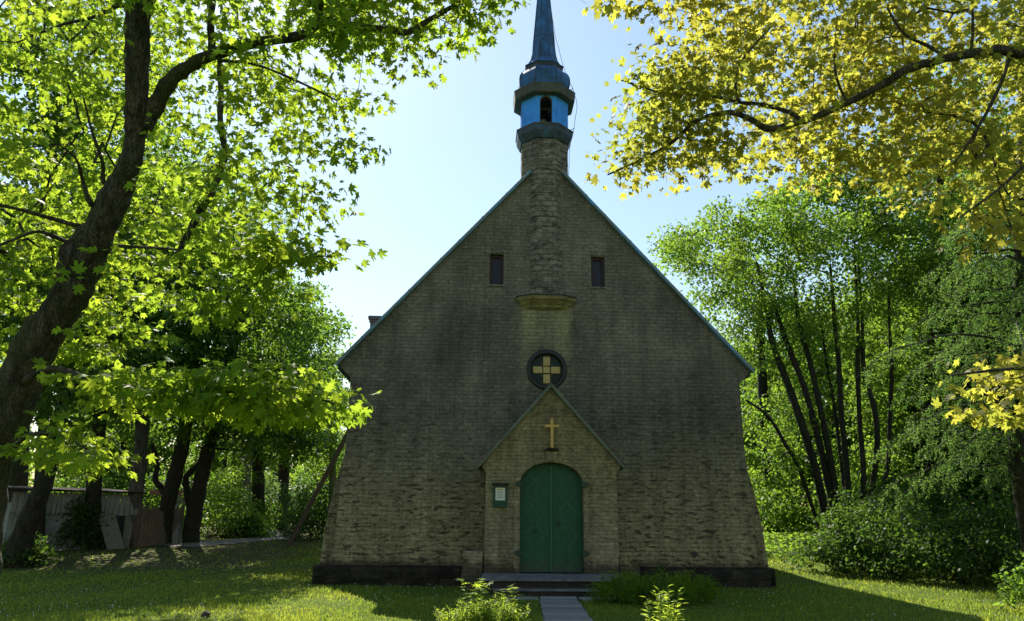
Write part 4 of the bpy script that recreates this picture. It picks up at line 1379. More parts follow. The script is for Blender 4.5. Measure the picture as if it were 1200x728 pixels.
tree('linden_tree', 'forked dark trunk, rightmost of the row, where the path begins', b, [px_stem(b, [(222, 636, 22), (228, 600, 18), (236, 560, 17), (245, 525, 16), (258, 470, 14), (275, 400, 10), (290, 330, 6)], d), px_stem(at(226, 610, d), [(226, 610, 9), (219, 575, 8), (218, 560, 7), (226, 550, 6), (240, 537, 6)], d)],
     [(cen(290, 455, d), (2.9, 2.4, 1.7), 44), (cen(300, 380, d + 1), (3.0, 2.8, 2.2), 50), (cen(330, 510, d + 1), (2.0, 1.8, 0.9), 20), (cen(345, 415, d + 2), (1.5, 1.8, 1.6), 20)], 'linden', 'darkbark', gt, group=rowL)
# trees behind, along the path
b = hit(303, 623); d = dep(b)
tree('linden_tree', 'stout trunk at the far side of the path behind the pale shrub', b, [px_stem(b, [(303, 623, 17), (303, 590, 15), (302, 540, 13), (300, 460, 11), (305, 380, 7)], d)],
     [(cen(300, 500, d), (3.6, 3.0, 2.0), 44), (cen(310, 420, d), (4.2, 3.4, 3.0), 60), (cen(345, 390, d), (2.4, 2.8, 2.0), 30)], 'linden', 'darkbark', gt)
b = base_px(388, 24.0); d = dep(b)
tree('maple_tree', 'sunlit tree with yellow-green foliage close behind the left corner of the church', b, [px_stem(b, [(388, 612, 11), (390, 560, 9), (388, 500, 7), (384, 460, 4)], d)],
     [(cen(384, 480, d), (1.3, 1.8, 1.5), 24), (cen(378, 530, d), (1.5, 1.8, 1.4), 24), (cen(385, 430, d), (0.9, 1.5, 0.9), 10)], 'bright', 'greybark', gt, per=90)
b = base_px(330, 22.0); d = dep(b)
tree('maple_tree', 'tall tree whose crown shows against the sky left of the roof eave', b, [px_stem(b, [(330, 620, 14), (333, 540, 12), (340, 470, 11), (345, 400, 7)], d)],
     [(cen(355, 410, d), (2.2, 2.4, 1.8), 40), (cen(330, 360, d), (2.4, 2.6, 2.0), 40), (cen(345, 460, d), (2.2, 2.2, 1.5), 30)], 'bright', 'darkbark', gt, size=0.15, per=90)
b = base_px(20, 17.0); d = dep(b)
tree('linden_tree', 'very tall dark linden rising behind the shed at the far left', b, [px_stem(b, [(20, 630, 24), (24, 500, 20), (40, 350, 16), (60, 200, 11), (70, 80, 6)], d)],
     [(cen(40, 250, d), (4.2, 3.4, 3.4), 70), (cen(120, 180, d), (4.0, 3.4, 3.4), 70), (cen(20, 100, d), (4.0, 3.4, 3.2), 60), (cen(110, 60, d), (3.6, 3.2, 2.8), 50), (cen(190, 260, d), (3.0, 3.0, 2.8), 44), (cen(60, 380, d), (4.5, 3, 2.2), 44)], 'linden', 'darkbark', gt, size=0.2, per=110, rad=0.95)
# weeping birch
b = base_px(285, 30.0); d = dep(b)
tree('weeping_birch', 'weeping birch with hanging pale twigs showing between the maple leaves', b, [px_stem(b, [(285, 622, 12), (292, 500, 10), (300, 380, 8), (306, 260, 4)], d)],
     [(cen(312, 255, d), (2.2, 2.0, 2.6), 60), (cen(290, 330, d), (3.0, 2.6, 2.6), 60)], 'birch', 'greybark', gt, size=0.09, per=120, rad=0.35, hang=2.6, flat=0.8)

# far tree belts: one of each shape, then copies
proto_b = np.array([-40.0, 34.0, 1.2])
def belt_tree(base, h, w, leafmat, label, group, n=90, size=0.24):
    st = [(np.array(base) + np.array([0, 0, -0.2]), 0.22), (np.array(base) + np.array([0.1, 0, h * 0.35]), 0.17), (np.array(base) + np.array([-0.2, 0.1, h * 0.7]), 0.10), (np.array(base) + np.array([0, 0, h * 0.92]), 0.04)]
    return tree('belt_tree', label, base, [([p for p, r in st], [r for p, r in st])],
                [(np.array(base) + np.array([0, 0, h * 0.62]), (w, w, h * 0.36), n), (np.array(base) + np.array([0.2 * w, 0, h * 0.27]), (w * 0.9, w * 0.9, h * 0.20), n // 2)],
                leafmat, 'darkbark', gt, size=size, per=100, rad=0.95, group=group, rmax=0.14, tip=0.016)
GL, GR = 'trees of the belt beyond the shed', 'trees of the wood beyond the bushes'
LL = 'leafy green tree of the dense belt beyond the shed and path'
LRr = 'leafy green tree of the dense wood beyond the bushes on the right'
A1 = belt_tree(gpt(-36, 26), 17, 4.6, 'linden', LL, GL, 120)
A2 = belt_tree(gpt(-27, 36), 14, 4.2, 'bright', LL, GL, 110)
for x, y, s, r, src in [(-44, 30, 1.05, 1.0, A1), (-29, 22, 0.85, 2.1, A1), (-52, 22, 1.0, 0.4, A2), (-40, 14, 0.95, 3.0, A2), (-21, 40, 0.85, 1.7, A2), (-48, 42, 1.2, 2.6, A1), (-33, 48, 1.0, 4.0, A1), (-23, 54, 0.9, 5.0, A2), (-16, 58, 0.85, 0.9, A1), (-12, 48, 0.65, 2.2, A2), (-46, 8, 1.05, 5.5, A1), (-38, 56, 1.2, 1.2, A2), (-28, 62, 1.1, 2.9, A1)]:
    copy_tree(src, gpt(x, y), r, LL, s, GL)
B1 = belt_tree(gpt(21, 16), 14, 3.8, 'bright', LRr, GR, 150, 0.20)
B2 = belt_tree(gpt(16.5, 20), 13, 3.4, 'linden', LRr, GR, 140, 0.20)
for x, y, s, r, src in [(27, 12, 1.05, 1.0, B1), (26, 21, 1.15, 2.0, B2), (22, 26, 1.1, 3.1, B1), (15.5, 27, 0.9, 4.0, B1), (19, 34, 1.1, 5.2, B2), (29, 4, 0.95, 0.6, B2), (34, 18, 1.2, 2.7, B1), (12.5, 34, 0.8, 1.4, B2), (20, 9.5, 0.85, 3.7, B2), (24, 4.5, 0.8, 4.4, B1), (36, 30, 1.3, 5.8, B1), (29, 34, 1.2, 0.2, B2), (17, 12.5, 0.72, 2.4, B1), (26, -1, 0.95, 5.0, B1), (20, 2.5, 0.7, 1.9, B2), (25, 7, 1.6, 1.3, B2), (30, 10, 1.7, 3.3, B2), (23, 12, 1.45, 4.6, B2)]:
    copy_tree(src, gpt(x, y), r, LRr, s, GR)

# multi-stemmed tree right of the church
b = base_px(992, 10.5); d = dep(b)
stems = []
for pix in [[(972, 606, 13), (958, 560, 12), (940, 500, 12), (926, 455, 11), (912, 410, 9), (898, 360, 7), (885, 310, 4)],
            [(984, 606, 11), (966, 550, 10), (952, 500, 10), (938, 450, 9), (918, 395, 8), (900, 345, 5)],
            [(992, 607, 11), (976, 540, 10), (960, 470, 9), (946, 425, 8), (934, 380, 7), (926, 320, 4)],
            [(1000, 608, 10), (994, 550, 9), (988, 490, 8), (984, 430, 7), (978, 370, 6), (974, 310, 3)],
            [(1006, 608, 8), (1012, 560, 8), (1010, 500, 7), (1008, 430, 7), (1006, 370, 5), (1004, 300, 3)],
            [(1014, 608, 8), (1030, 550, 8), (1026, 490, 8), (1018, 430, 7), (1012, 370, 5), (1008, 310, 3)],
            [(1022, 608, 7), (1044, 560, 7), (1046, 500, 6), (1048, 430, 6), (1042, 370, 4), (1040, 310, 3)],
            [(968, 604, 6), (945, 560, 6), (926, 525, 6), (910, 497, 5), (892, 478, 4), (872, 470, 3)],
            [(996, 606, 6), (984, 540, 5), (974, 480, 5), (970, 420, 4), (960, 350, 3)]]:
    P_, R_ = px_stem(at(pix[0][0], pix[0][1], d), [(q0, q1, q2 * 0.78) for q0, q1, q2 in pix], d + gt.uniform(-0.8, 0.8)); P_[0] = b + np.array([(pix[0][0] - 992) * d / FPX * 0.8, gt.uniform(-.3, .3), -0.2])
    P_ = [q + (gt.normal(size=3) * 0.10 if 0 < i_ else 0) for i_, q in enumerate(P_)]
    stems.append((P_, R_))
tree('multi_stem_tree', 'many-stemmed dark tree fanning out from one base behind the bushes right of the church', b, stems,
     [(cen(880, 320, d), (2.6, 2.4, 2.2), 44), (cen(835, 285, d + 1), (1.9, 2.4, 1.3), 30), (cen(920, 270, d), (3.0, 2.8, 2.0), 44), (cen(1000, 300, d), (3.2, 2.8, 2.4), 50), (cen(1060, 280, d), (2.6, 2.4, 2.6), 44), (cen(960, 340, d - 0.5), (3.4, 1.6, 2.2), 40),
      (cen(905, 400, d + 1.0), (1.9, 2.0, 1.8), 30), (cen(980, 420, d + 1.5), (2.6, 1.6, 2.0), 30), (cen(1050, 420, d + 1), (2.4, 2.0, 2.4), 36), (cen(900, 540, d + 0.5), (1.1, 1.4, 1.2), 24), (cen(925, 480, d + 1), (1.6, 1.4, 1.6), 22), (cen(1010, 540, d + 1.5), (2.2, 1.4, 1.4), 24)],
     'bright', 'darkbark', gt, size=0.12, per=105, rad=0.62, tip=0.009, rmax=0.05)
b = base_px(1072, 17.0); d = dep(b)
tree('slim_tree', 'thicker single dark trunk right of the many-stemmed tree', b, [px_stem(b, [(1072, 612, 14), (1070, 550, 12), (1062, 480, 11), (1054, 420, 10), (1048, 370, 8), (1060, 300, 5)], d)],
     [(cen(1060, 330, d), (3.2, 2.6, 2.2), 44), (cen(1090, 430, d + 1), (2.4, 2.2, 1.6), 24)], 'bright', 'darkbark', gt, size=0.16, per=90)
b = base_px(903, 16.5); d = dep(b)
tree('slim_tree', 'dark trunk standing just past the right corner of the church', b, [px_stem(b, [(903, 642, 20), (903, 610, 17), (900, 540, 13), (893, 440, 11), (890, 340, 7)], d)],
     [(cen(885, 360, d), (2.6, 2.4, 2.0), 40), (cen(840, 310, d), (2.6, 2.4, 1.8), 40), (cen(905, 590, d - 1), (1.6, 1.6, 0.9), 24), (cen(900, 480, d + 1), (1.8, 1.6, 1.4), 22), (cen(800, 290, d + 1), (1.2, 1.6, 1.0), 14)], 'bright', 'darkbark', gt, size=0.15, per=90)

b = base_px(1085, 13.0); d = dep(b)
tree('linden_tree', 'very tall dark tree rising above the bushes behind the golden branch', b, [px_stem(b, [(1085, 620, 18), (1086, 500, 15), (1092, 380, 13), (1100, 250, 10), (1105, 120, 6)], d)],
     [(cen(1090, 230, d), (3.4, 3.0, 2.8), 64), (cen(1010, 235, d + 1), (3.0, 2.8, 2.2), 50), (cen(960, 250, d + 2), (2.6, 2.6, 1.8), 36), (cen(1170, 220, d), (3.2, 3.0, 3.2), 56), (cen(1120, 350, d), (3.0, 2.4, 2.2), 40), (cen(1180, 380, d), (2.6, 2.4, 2.4), 36), (cen(1120, 120, d), (3.0, 2.6, 2.4), 40)], 'linden', 'darkbark', gt, size=0.16, per=105)
# larch at the right edge
b = gpt(11.3, -1.0); d = dep(b)
t = thing('larch_tree', b, 'feathery larch with drooping needled branches at the right edge', 'tree')
top = at(1195, -60, d)
P_, R_ = smooth_path([b - np.array([0, 0, .1]), at(1192, 520, d), at(1196, 330, d), at(1200, 100, d), top], [0.24, 0.19, 0.16, 0.10, 0.04], 6)
mb = MB(); mb.tube(P_, R_, 10, 0.05); mb.build('trunk', MT['darkbark'], t, smooth=True)
NP, ND = [], []
bmb = MB()
levels = list(np.linspace(2.9, 9.5, 30))
for i, z in enumerate(levels):
    c = np.array([np.interp(z, [p[2] for p in P_], [p[j] for p in P_]) for j in range(3)]); c[2] = z
    for a_ in ([gt.uniform(150, 215)] if i % 2 else [gt.uniform(100, 260), gt.uniform(0, 360)]):
        q = math.radians(a_)
        L = gt.uniform(1.8, 3.5) * (1.15 - 0.05 * z)
        if abs(z - 5.6) < 0.12: L = 5.5
        pts = []
        for s in np.linspace(0, 1, 9):
            pts.append(c + np.array([math.cos(q), math.sin(q), 0]) * L * s + np.array([0, 0, 0.10 * L * s - 0.34 * L * s * s + gt.normal() * 0.03]))
        bmb.tube(pts, list(np.linspace(0.035, 0.008, 9)), 5, 0, False)
        for k in range(1, 9):
            for rep in range(4):
                p = pts[k] + (pts[k - 1] - pts[k]) * gt.random()
                side = np.array([-math.sin(q), math.cos(q), 0]) * gt.uniform(-0.55, 0.55) + np.array([math.cos(q), math.sin(q), 0]) * gt.uniform(0, 0.35)
                tl = side + np.array([0, 0, -gt.uniform(0.12, 0.55)])
                tp = [p + tl * s + np.array([0, 0, -0.10 * s * s]) for s in np.linspace(0, 1, 4)]
                bmb.tube([tp[0], tp[2], tp[3]], [0.005, 0.004, 0.002], 3, 0, False)
                n = 46
                s = gt.random(n)
                NP.append(p + tl[None] * s[:, None] + np.array([0, 0, -0.1]) * (s ** 2)[:, None])
                ND.append(rand_dirs(n, gt) + np.array([0, 0, -0.2]))
bmb.build('branches', MT['darkbark'], t)
NP = np.vstack(NP); ND = np.vstack(ND)
V_, F_ = leaf_arrays(NP, ND, rand_dirs(len(NP), gt), gt.uniform(0.05, 0.09, len(NP)), NEEDLE)
build_leaves('needles', V_, F_, MT['larch'], t)

# ------------------------------------------------------------------ bushes
def bush(name, label, base, r, h, mat, n=40, size=0.11, per=90, rad=0.42, group=None, T=OVAL, cat='bush', tilt=0.8):
    g = gt
    t = thing(name, base, label, cat, group)
    C = []
    for k in range(n):
        v = rand_dirs(1, g)[0]; v[2] = abs(v[2])
        s = 0.45 + 0.55 * g.random() ** 0.6
        C.append(np.array(base) + np.array([v[0] * r * s, v[1] * r * s, 0.12 * h + v[2] * h * 0.86 * s]))
    C = np.array(C)
    mb = MB()
    for c in C[::2]:
        b0 = np.array(base) + np.array([g.normal() * 0.15 * r, g.normal() * 0.15 * r, -0.05])
        mid = (b0 + c) / 2 + np.array([0, 0, 0.12 * h])
        mb.tube([b0, mid, c], [0.018, 0.012, 0.005], 4, 0, False)
    mb.build('stems', MT['darkbark'], t)
    V_, F_ = clump(C, per, rad, size, T, g, 0.8, tilt, 0.2, 0.35)
    build_leaves('foliage', V_, F_, MT[mat], t)
    return t

GB = 'dark bushes along the right side of the lawn'
for (px, py, Y, r, h, lab) in [(985, 0, 3.2, 1.25, 1.75, 'dark green bush nearest the church in the row right of the lawn'),
                               (1050, 0, 2.2, 1.5, 2.2, 'broad dark bush in the middle of the row, below the many-stemmed tree'),
                               (1120, 0, 1.2, 1.5, 2.05, 'dark bush of the row right of the middle one, in deep shade'),
                               (1190, 0, 0.4, 1.5, 2.2, 'rightmost dark bush of the row at the lawn edge'),
                               (1030, 0, 5.2, 1.6, 2.8, 'tall dark bush standing behind the row, under the fanning stems'),
                               (1110, 0, 5.0, 1.8, 3.0, 'tall dark bush behind the row below the larch')]:
    d_ = ray(px, 650); X_ = CAM[0] + d_[0] * (Y - CAM[1]) / d_[1]
    bush('bush', lab, gpt(X_, Y), r, h, 'bush', 46, 0.10, 100, 0.45, GB)
# sunlit leafy twig at the right edge
bush('bush', 'small sunlit pale-leaved bush cut by the right edge of the picture', gpt(8.55, -4.6), 0.5, 1.15, 'bright', 18, 0.085, 60, 0.25)
# shrubs along the path on the left
for px, py, r, h, mat, lab in [(318, 618, 1.5, 2.6, 'birch', 'pale silvery shrub beside the path behind the church'),
                               (252, 628, 1.8, 2.2, 'bright', 'bright green shrub right of the forked trunk'),
                               (288, 626, 0.8, 0.9, 'bright', 'low round bright bush at the path edge'),
                               (372, 628, 1.2, 2.3, 'bush', 'green bush between the leaning beam and the church wall'),
                               (270, 620, 2.2, 3.2, 'linden', 'tall dark shrub behind the bright one left of the path'),
                               (345, 615, 1.8, 3.4, 'bush', 'rounded bush at the far end of the path'),
                               (90, 640, 0.55, 1.7, 'bush', 'dark ivy bush against the shed front'),
                               (24, 658, 0.6, 0.6, 'bush', 'low dark undergrowth at the foot of the leaning trunk')]:
    bush('bush', lab, hit(px, py + 4), r, h, mat, 34, 0.12, 90, 0.5)
p = hit(366, 632)
bush('bush', 'low white-flowering shrub at the foot of the green bush beside the church', p + np.array([-0.6, -0.8, 0]), 0.7, 0.6, 'birch', 14, 0.07, 60, 0.3)

GU = 'shrubs of the undergrowth below the far trees'
LU = 'leafy shrub of the undergrowth below the far trees'
U1 = bush('shrub', LU, gpt(-22, 32), 2.6, 3.2, 'bright', 46, 0.17, 90, 0.75, GU)
U2 = bush('shrub', LU, gpt(15, 14.5), 2.4, 3.0, 'linden', 46, 0.17, 90, 0.75, GU)
for x, y, s, src in [(-27, 30, 1.2, U1), (-32, 24, 1.3, U2), (-19, 38, 1.2, U2), (-25, 40, 1.4, U1), (-38, 20, 1.3, U1), (-30, 46, 1.6, U2), (-15, 46, 1.5, U1), (-20, 50, 1.6, U2), (-11, 40, 1.2, U2), (-43, 30, 1.5, U2), (-24, 24, 0.8, U1), (-17, 32, 1.1, U1), (-20.5, 28, 1.0, U2), (-16, 52, 1.8, U1), (-25, 46, 1.7, U2), (-34, 34, 1.6, U1), (-22, 60, 2.0, U1), (-29, 36, 1.4, U2),
                     (12.5, 20, 1.0, U1), (19, 15, 1.2, U1), (22, 20, 1.4, U2), (17, 25, 1.3, U2), (25, 10, 1.3, U2), (24, 27, 1.5, U1), (13, 28, 1.2, U2), (28, 16, 1.5, U1), (11, 24, 0.9, U1), (21, 5, 1.1, U1)]:
    copy_tree(src, gpt(x, y), gt.uniform(0, 6), LU, s, GU)

# ground cover behind the church on the right
Pc = []
for k in range(5200):
    x = gt.uniform(6.4, 14.5); y = gt.uniform(6.5, 13.5)
    Pc.append(gpt(x, y, 0.10 + gt.random() * 0.38))
Pc = np.array(Pc)
V_, F_ = leaf_arrays(Pc, rand_dirs(len(Pc), gt) * np.array([1, 1, 0.3]), np.array([0, 0, 1.0]) + gt.normal(size=Pc.shape) * 0.5, gt.uniform(0.10, 0.2, len(Pc)), OVAL)
o = link_mesh('ground_cover', fast_mesh('ground_cover', V_, F_, MT['bright']))
tag(o, 'low sunlit leafy ground cover behind the right corner of the church', 'ground cover', kind='stuff')

# ------------------------------------------------------------------ shed, fence and boards on the left
bl = hit(8, 650); brr = hit(146, 641)
ax = np.array([brr[0] - bl[0], brr[1] - bl[1]]); Ls = np.linalg.norm(ax); ax /= Ls
nrm = np.array([ax[1], -ax[0]])
if nrm @ (CAM[:2] - bl[:2]) < 0: nrm = -nrm
zs = float(ground_z(*((bl + brr)[:2] / 2)))
def S(u, v, z):                                        # u along the front, v towards the viewer
    q = bl[:2] + ax * u + nrm * v; return (q[0], q[1], zs + z)
def sbox(mb, u0, u1, v0, v1, z0, z1):
    mb.hexa([S(u0, v1, z0), S(u1, v1, z0), S(u1, v0, z0), S(u0, v0, z0), S(u0, v1, z1), S(u1, v1, z1), S(u1, v0, z1), S(u0, v0, z1)])
shed = thing('shed', S(Ls / 2, 0, 0), 'old low grey shed with plank fascia and flaking wall behind tree trunks', 'shed')
dsh = dep(S(Ls / 2, 0, 0)); HS = 66 * dsh / FPX          # height from the photograph
mb = MB(); sbox(mb, 0, Ls * 0.745, -0.2, 0, -0.3, HS * 0.72); sbox(mb, 0, Ls, -4.2, -4.0, -0.3, HS * 0.9); sbox(mb, -0.15, -0.003, -4.2, 0, -0.3, HS * 0.8); sbox(mb, Ls + 0.003, Ls + 0.15, -4.2, 0, -0.3, HS * 0.8)
mb.build('wall', MT['limewash'], shed, bevel=0.01)
mb = MB()
u = 0.0
while u < Ls + 0.3:
    w_ = random.uniform(0.13, 0.18); sbox(mb, u - 0.15, u - 0.15 + w_ - 0.018, 0.06, 0.10, HS * 0.62 + random.uniform(-.05, .03), HS * 0.98 + random.uniform(-.02, .02)); u += w_
mb.build('plank_fascia', MT['greywood'], shed, bevel=0.004)
mb = MB(); mb.hexa([S(-0.4, 0.35, HS), S(Ls + 0.4, 0.35, HS), S(Ls + 0.4, -4.5, HS * 1.12), S(-0.4, -4.5, HS * 1.12), S(-0.4, 0.35, HS + 0.06), S(Ls + 0.4, 0.35, HS + 0.06), S(Ls + 0.4, -4.5, HS * 1.12 + 0.06), S(-0.4, -4.5, HS * 1.12 + 0.06)])
mb.build('roof', MT['plinth'], shed)
mb = MB(); sbox(mb, Ls * 0.40, Ls * 0.56, 0.003, 0.05, 0, HS * 0.60)
mb.build('door', MT['greywood'], shed, bevel=0.01)
mb = MB(); sbox(mb, Ls * 0.965, Ls, -0.2, 0.05, -0.2, HS * 0.7); sbox(mb, Ls * 0.746, Ls * 0.964, -0.15, 0.03, HS * 0.60, HS * 0.66)
mb.build('opening_frame', MT['palewood'], shed, bevel=0.01)
mb = MB(); sbox(mb, 0.1, Ls - 0.1, -3.9, -3.6, -0.2, HS * 0.75)  # added dark sheet before the back wall, standing in for the interior's shade
mb.build('interior_shade_panel', MT['dark'], shed)
t = thing('leaning_board', S(Ls * 0.86, 0.5, 0), 'wide pale board leaning across the dark shed opening', 'board')
mb = MB()
q0, q1 = np.array(S(Ls * 0.885, 0.55, -0.05)), np.array(S(Ls * 0.775, 0.12, HS * 0.62))
wv = np.array([ax[0], ax[1], 0]) * 0.28
tv = np.array([nrm[0], nrm[1], 0]) * 0.03
mb.hexa([q0 - wv + tv, q0 + wv + tv, q0 + wv - tv, q0 - wv - tv, q1 - wv + tv, q1 + wv + tv, q1 + wv - tv, q1 - wv - tv])
mb.build('board', MT['palewood'], t, bevel=0.006)
# slat fence
f0, f1 = hit(160, 641), hit(200, 637)
ax2 = (f1 - f0)[:2]; Lf = np.linalg.norm(ax2); ax2 /= Lf
n2 = np.array([ax2[1], -ax2[0]])
if n2 @ (CAM[:2] - f0[:2]) < 0: n2 = -n2
df = dep(f0); HF = 45 * df / FPX
fence = thing('slat_fence', f0, 'dark brown upright slat fence between two tree trunks beside the shed', 'fence')
def FB(mb, u0, u1, v0, v1, z0, z1):
    z_ = float(f0[2])
    c = lambda u, v, z: (f0[0] + ax2[0] * u + n2[0] * v, f0[1] + ax2[1] * u + n2[1] * v, z_ + z)
    mb.hexa([c(u0, v1, z0), c(u1, v1, z0), c(u1, v0, z0), c(u0, v0, z0), c(u0, v1, z1), c(u1, v1, z1), c(u1, v0, z1), c(u0, v0, z1)])
mb = MB(); u = 0.0
while u < Lf + 0.4:
    w_ = random.uniform(0.09, 0.13); FB(mb, u, u + w_ - 0.034, 0.03, 0.06, -0.15, HF + random.uniform(-.12, .06)); u += w_
mb.build('slats', MT['slat'], fence)
for fz in (0.25, 0.8):
    mb = MB(); FB(mb, 0.0, Lf + 0.4, -0.04, 0.028, HF * fz, HF * fz + 0.09)
    mb.build('rail', MT['wood'], fence)
for ua in (-0.1, Lf + 0.42):
    mb = MB(); FB(mb, ua, ua + 0.08, -0.06, 0.05, -0.2, HF + 0.1)
    mb.build('post', MT['wood'], fence)
# small white outbuilding glimpsed between the trunks
b = hit(206, 632) + np.array([-3.0, 4.0, 0]); b[2] = float(ground_z(b[0], b[1])); d = dep(b); k = d / FPX
wx = at(206, 600, d)[0]
t = thing('outbuilding', (wx, b[1], b[2]), 'small white outbuilding with a rusty roof edge glimpsed between two trunks', 'shed')
mb = MB(); mb.box(wx - 0.5, wx + 4 * k, b[1], b[1] + 2.5, b[2] - 0.2, b[2] + 44 * k)
mb.build('wall', MT['limewash'], t)
mb = MB(); mb.box(wx - 1.3, wx + 11 * k, b[1] - 0.3, b[1] + 2.7, b[2] + 44 * k + 0.003, b[2] + 49 * k)
mb.build('roof', MT['rust'], t)
b = hit(207, 637)
t = thing('leaning_board', b, 'pair of narrow boards propped against the stout trunk, one pale in the sun', 'board')
k = dep(b) / FPX
for i, (dx0, dx1, mname) in enumerate([(5, -6, 'palewood'), (1, -7, 'greywood')]):
    mb = MB()
    q0 = b + np.array([dx0 * k, -0.1 - 0.12 * i, -0.05]); q1 = b + np.array([dx1 * k, 0.35 - 0.1 * i, 26 * k])
    wv = np.array([0.10, 0.02, 0.0]); tv = np.array([0, 0.02, 0])
    mb.hexa([q0 - wv - tv, q0 + wv - tv, q0 + wv + tv, q0 - wv + tv, q1 - wv - tv, q1 + wv - tv, q1 + wv + tv, q1 - wv + tv])
    mb.build('board', MT[mname], t)

# ------------------------------------------------------------------ plants in front of the steps
def stem_plant(label, base, h, nst, leafT, size, spread, nleaf, mat='weed', name='leafy_plant', group=None, topstar=0, up=0.4, start=0.15, flowers=0):
    g = gt
    t = thing(name, base, label, 'plant', group)
    mb = MB(); P, D, Sz = [], [], []
    P2, D2, S2 = [], [], []
    fm = MB()
    for i in range(nst):
        a_ = g.uniform(0, 2 * math.pi); r = spread * g.random() ** 0.5
        b0 = np.array(base) + np.array([math.cos(a_) * r * 0.5, math.sin(a_) * r * 0.5, -0.03])
        hh = h * g.uniform(0.72, 1.0)
        e = b0 + np.array([math.cos(a_) * r * 0.7 + g.normal() * 0.03, math.sin(a_) * r * 0.7, hh])
        mid = (b0 + e) / 2 + np.array([g.normal() * 0.02, g.normal() * 0.02, 0.03])
        mb.tube([b0, mid, e], [0.007, 0.005, 0.003], 5, 0, False)
        for k in range(nleaf):
            s = start + (1 - start) * (k + g.random()) / nleaf
            p = (1 - s) ** 2 * b0 + 2 * s * (1 - s) * mid + s * s * e
            q = g.uniform(0, 2 * math.pi)
            P.append(p); D.append([math.cos(q), math.sin(q), up + g.normal() * 0.25]); Sz.append(size * (1.15 - 0.6 * s) * g.uniform(0.75, 1.2))
        for k in range(topstar):
            q = g.uniform(0, 2 * math.pi)
            P2.append(e + np.array([math.cos(q), math.sin(q), 0]) * 0.03 - np.array([0, 0, 0.05 * k])); D2.append([math.cos(q), math.sin(q), 0.15]); S2.append(0.10 * g.uniform(0.8, 1.15))
        for k in range(flowers):
            c = e - np.array([g.normal() * 0.05, g.normal() * 0.05, g.random() * 0.25])
            fm.octa([(0.002, c[2] - 0.012), (0.013, c[2]), (0.002, c[2] + 0.012)], c, n=5)
    mb.build('stems', MT['stem'], t)
    P, D, Sz = np.array(P), np.array(D), np.array(Sz)
    V_, F_ = leaf_arrays(P, D, np.array([0, 0, 1.0]) + g.normal(size=P.shape) * 0.35, Sz, leafT)
    if topstar:
        V2, F2 = leaf_arrays(np.array(P2), np.array(D2), np.array([0, 0, 1.0]) + g.normal(size=np.array(P2).shape) * 0.3, np.array(S2), STAR)
        F_ = np.vstack([F_, F2 + len(V_)]); V_ = np.vstack([V_, V2])
    build_leaves('leaves', V_, F_, MT[mat], t)
    if flowers: fm.build('flowers', MT['petal'], t)
    return t


def gx_at(px, Y):
    d_ = ray(px, 700); return CAM[0] + d_[0] * (Y - CAM[1]) / d_[1]
GF = 'sunlit weeds at the bottom edge left of the walkway'
def htop(px, py, Y):
    q = ray(px, py); return CAM[2] + q[2] * (Y - CAM[1]) / q[1] - float(ground_z(gx_at(px, Y), Y))
stem_plant('tall weed topped with star-shaped leaves, furthest left before the steps', gpt(gx_at(557, -7.3), -7.3), htop(557, 674, -7.3), 7, LANCE, 0.14, 0.16, 9, group=GF, topstar=3)
stem_plant('star-leaved weed nearest the walkway, half in the church shadow', gpt(gx_at(599, -7.0), -7.0), htop(599, 683, -7.0), 6, LANCE, 0.13, 0.18, 9, group=GF, topstar=3)
for px, Y, py, lab in [(532, -7.5, 708, 'leftmost fine-leaved wildflower clump at the bottom edge'), (556, -7.7, 697, 'bushy wildflower clump in front of the taller star-leaved weed'), (580, -7.6, 695, 'fine-leaved wildflower clump second from the walkway'), (602, -7.4, 706, 'low wildflower clump closest to the walkway boards')]:
    stem_plant(lab, gpt(gx_at(px, Y), Y), htop(px, py, Y), 56, LANCE, 0.09, 0.22, 28, name='wildflower_clump', group=GF, flowers=0, up=0.8, mat='weed')
stem_plant('bright willow-leaved weed standing in a patch of sun right of the walkway', gpt(gx_at(775, -9.0), -9.0), htop(775, 692, -9.0) * 1.12, 14, LANCE, 0.16, 0.24, 26, name='leafy_plant', up=0.5)
for px, Y, r, h, lab in [(728, -3.0, 0.62, 0.50, 'dark feathery plant beside the right end of the steps'), (768, -3.3, 0.70, 0.55, 'dark feathery plant behind the bright willow-leaved weed'), (806, -3.0, 0.6, 0.48, 'dark feathery plant, rightmost below the church wall')]:
    bush('garden_plant', lab, gpt(gx_at(px, Y), Y), r, h * 1.15, 'maple', 36, 0.075, 90, 0.2, 'dark plants below the right wall', LANCE, 'plant')
stem_plant('tall umbel-leaved plant rising above the dark plants under the right wall', gpt(gx_at(778, -2.4), -2.4), 0.72, 4, LANCE, 0.12, 0.12, 7, mat='bright', topstar=5)

b = hit(241, 724)
t = thing('tree_stump', b, 'tiny brown stump sticking out of the lawn at the bottom left', 'stump')
random.seed(4)
mb = MB(); mb.tube([b - np.array([0, 0, .06]), b + np.array([0, 0, .04]), b + np.array([0.02, 0, .09])], [0.10, 0.07, 0.055], 12, 0.16)
mb.build('stump', MT['bark'], t)
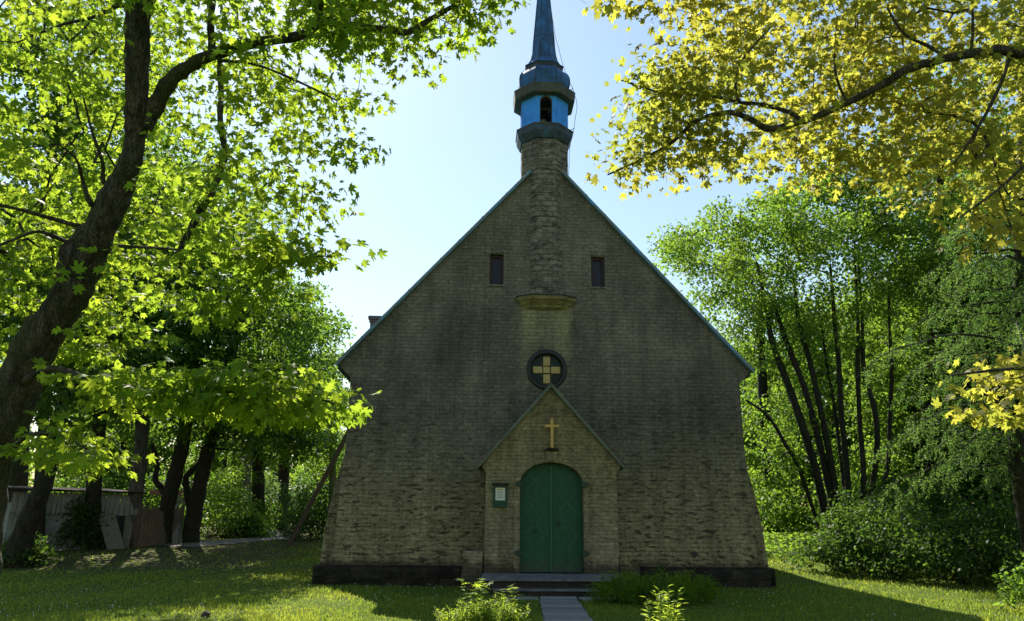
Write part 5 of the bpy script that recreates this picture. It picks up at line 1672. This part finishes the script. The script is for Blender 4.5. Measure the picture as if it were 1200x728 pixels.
# ------------------------------------------------------------------ grass and clover
n = 300000
ang = gt.uniform(-0.86, 0.86, n) + YAW
dist = np.exp(gt.uniform(math.log(6.0), math.log(42.0), n))
gxx = CAM[0] + np.sin(ang) * dist; gyy = CAM[1] + np.cos(ang) * dist
ok = ~((np.abs(gxx) < 5.6) & (gyy > -0.1) & (gyy < 17.2))
ok &= ~((gxx + 0.064 * (-1.96 - gyy) > -0.40) & (gxx + 0.064 * (-1.96 - gyy) < 0.44) & (gyy < -1.5)) & ~((np.abs(gxx) < 1.65) & (gyy > -1.95) & (gyy < 0))
bare = (gxx < -7.2 + 0.6 * np.sin(gyy * 2.1)) & (gyy > 2.4 + 0.5 * np.sin(gxx * 1.7)) & (gt.random(n) < 0.72)
ok &= ~bare
pth = np.min(np.hypot(gxx[:, None] - cur[None, ::4, 0], gyy[:, None] - cur[None, ::4, 1]), 1)
ok &= pth > 1.2
gxx, gyy, dist = gxx[ok], gyy[ok], dist[ok]
n = len(gxx)
gzz = ground_z(gxx, gyy)
h = gt.uniform(0.022, 0.055, n) * (1 + 0.5 * np.sin(gxx * 1.7) * np.sin(gyy * 1.3)) * (1 + dist / 60)
w = 0.0045 * (1 + dist / 9.0)
a_ = gt.uniform(0, 2 * math.pi, n)
lean = gt.normal(size=(n, 2)) * 0.45
B = np.stack([gxx, gyy, gzz - 0.004], 1)
side = np.stack([np.cos(a_), np.sin(a_), np.zeros(n)], 1) * w[:, None]
tip = B + np.stack([lean[:, 0] * h, lean[:, 1] * h, h], 1)
V_ = np.stack([B - side, B + side, tip], 1).reshape(-1, 3)
F_ = np.arange(3 * n).reshape(-1, 3)
o = link_mesh('grass', fast_mesh('grass', V_, F_, MT['grass']))
tag(o, 'short mown green grass of the lawn around the church', 'grass', kind='stuff')

mb = MB()
for k in range(1100):
    a0 = gt.uniform(-0.75, 0.8); d0 = math.exp(gt.uniform(math.log(11.5), math.log(25)))
    x, y = CAM[0] + math.sin(a0) * d0, CAM[1] + math.cos(a0) * d0
    if abs(x) < 5.8 and y > -0.2: continue
    if -1.8 < x < 1.8 and y > -6: continue
    if math.sin(x * 0.9 + 2) * math.sin(y * 0.8) < -0.25: continue
    z = float(ground_z(x, y)) + gt.uniform(0.05, 0.085)
    mb.octa([(0.003, z - 0.007), (0.008, z), (0.003, z + 0.007)], (x, y), n=5)
o = mb.build('clover_flowers', MT['petal'])
tag(o, 'small white clover heads scattered through the lawn', 'flowers', kind='stuff')
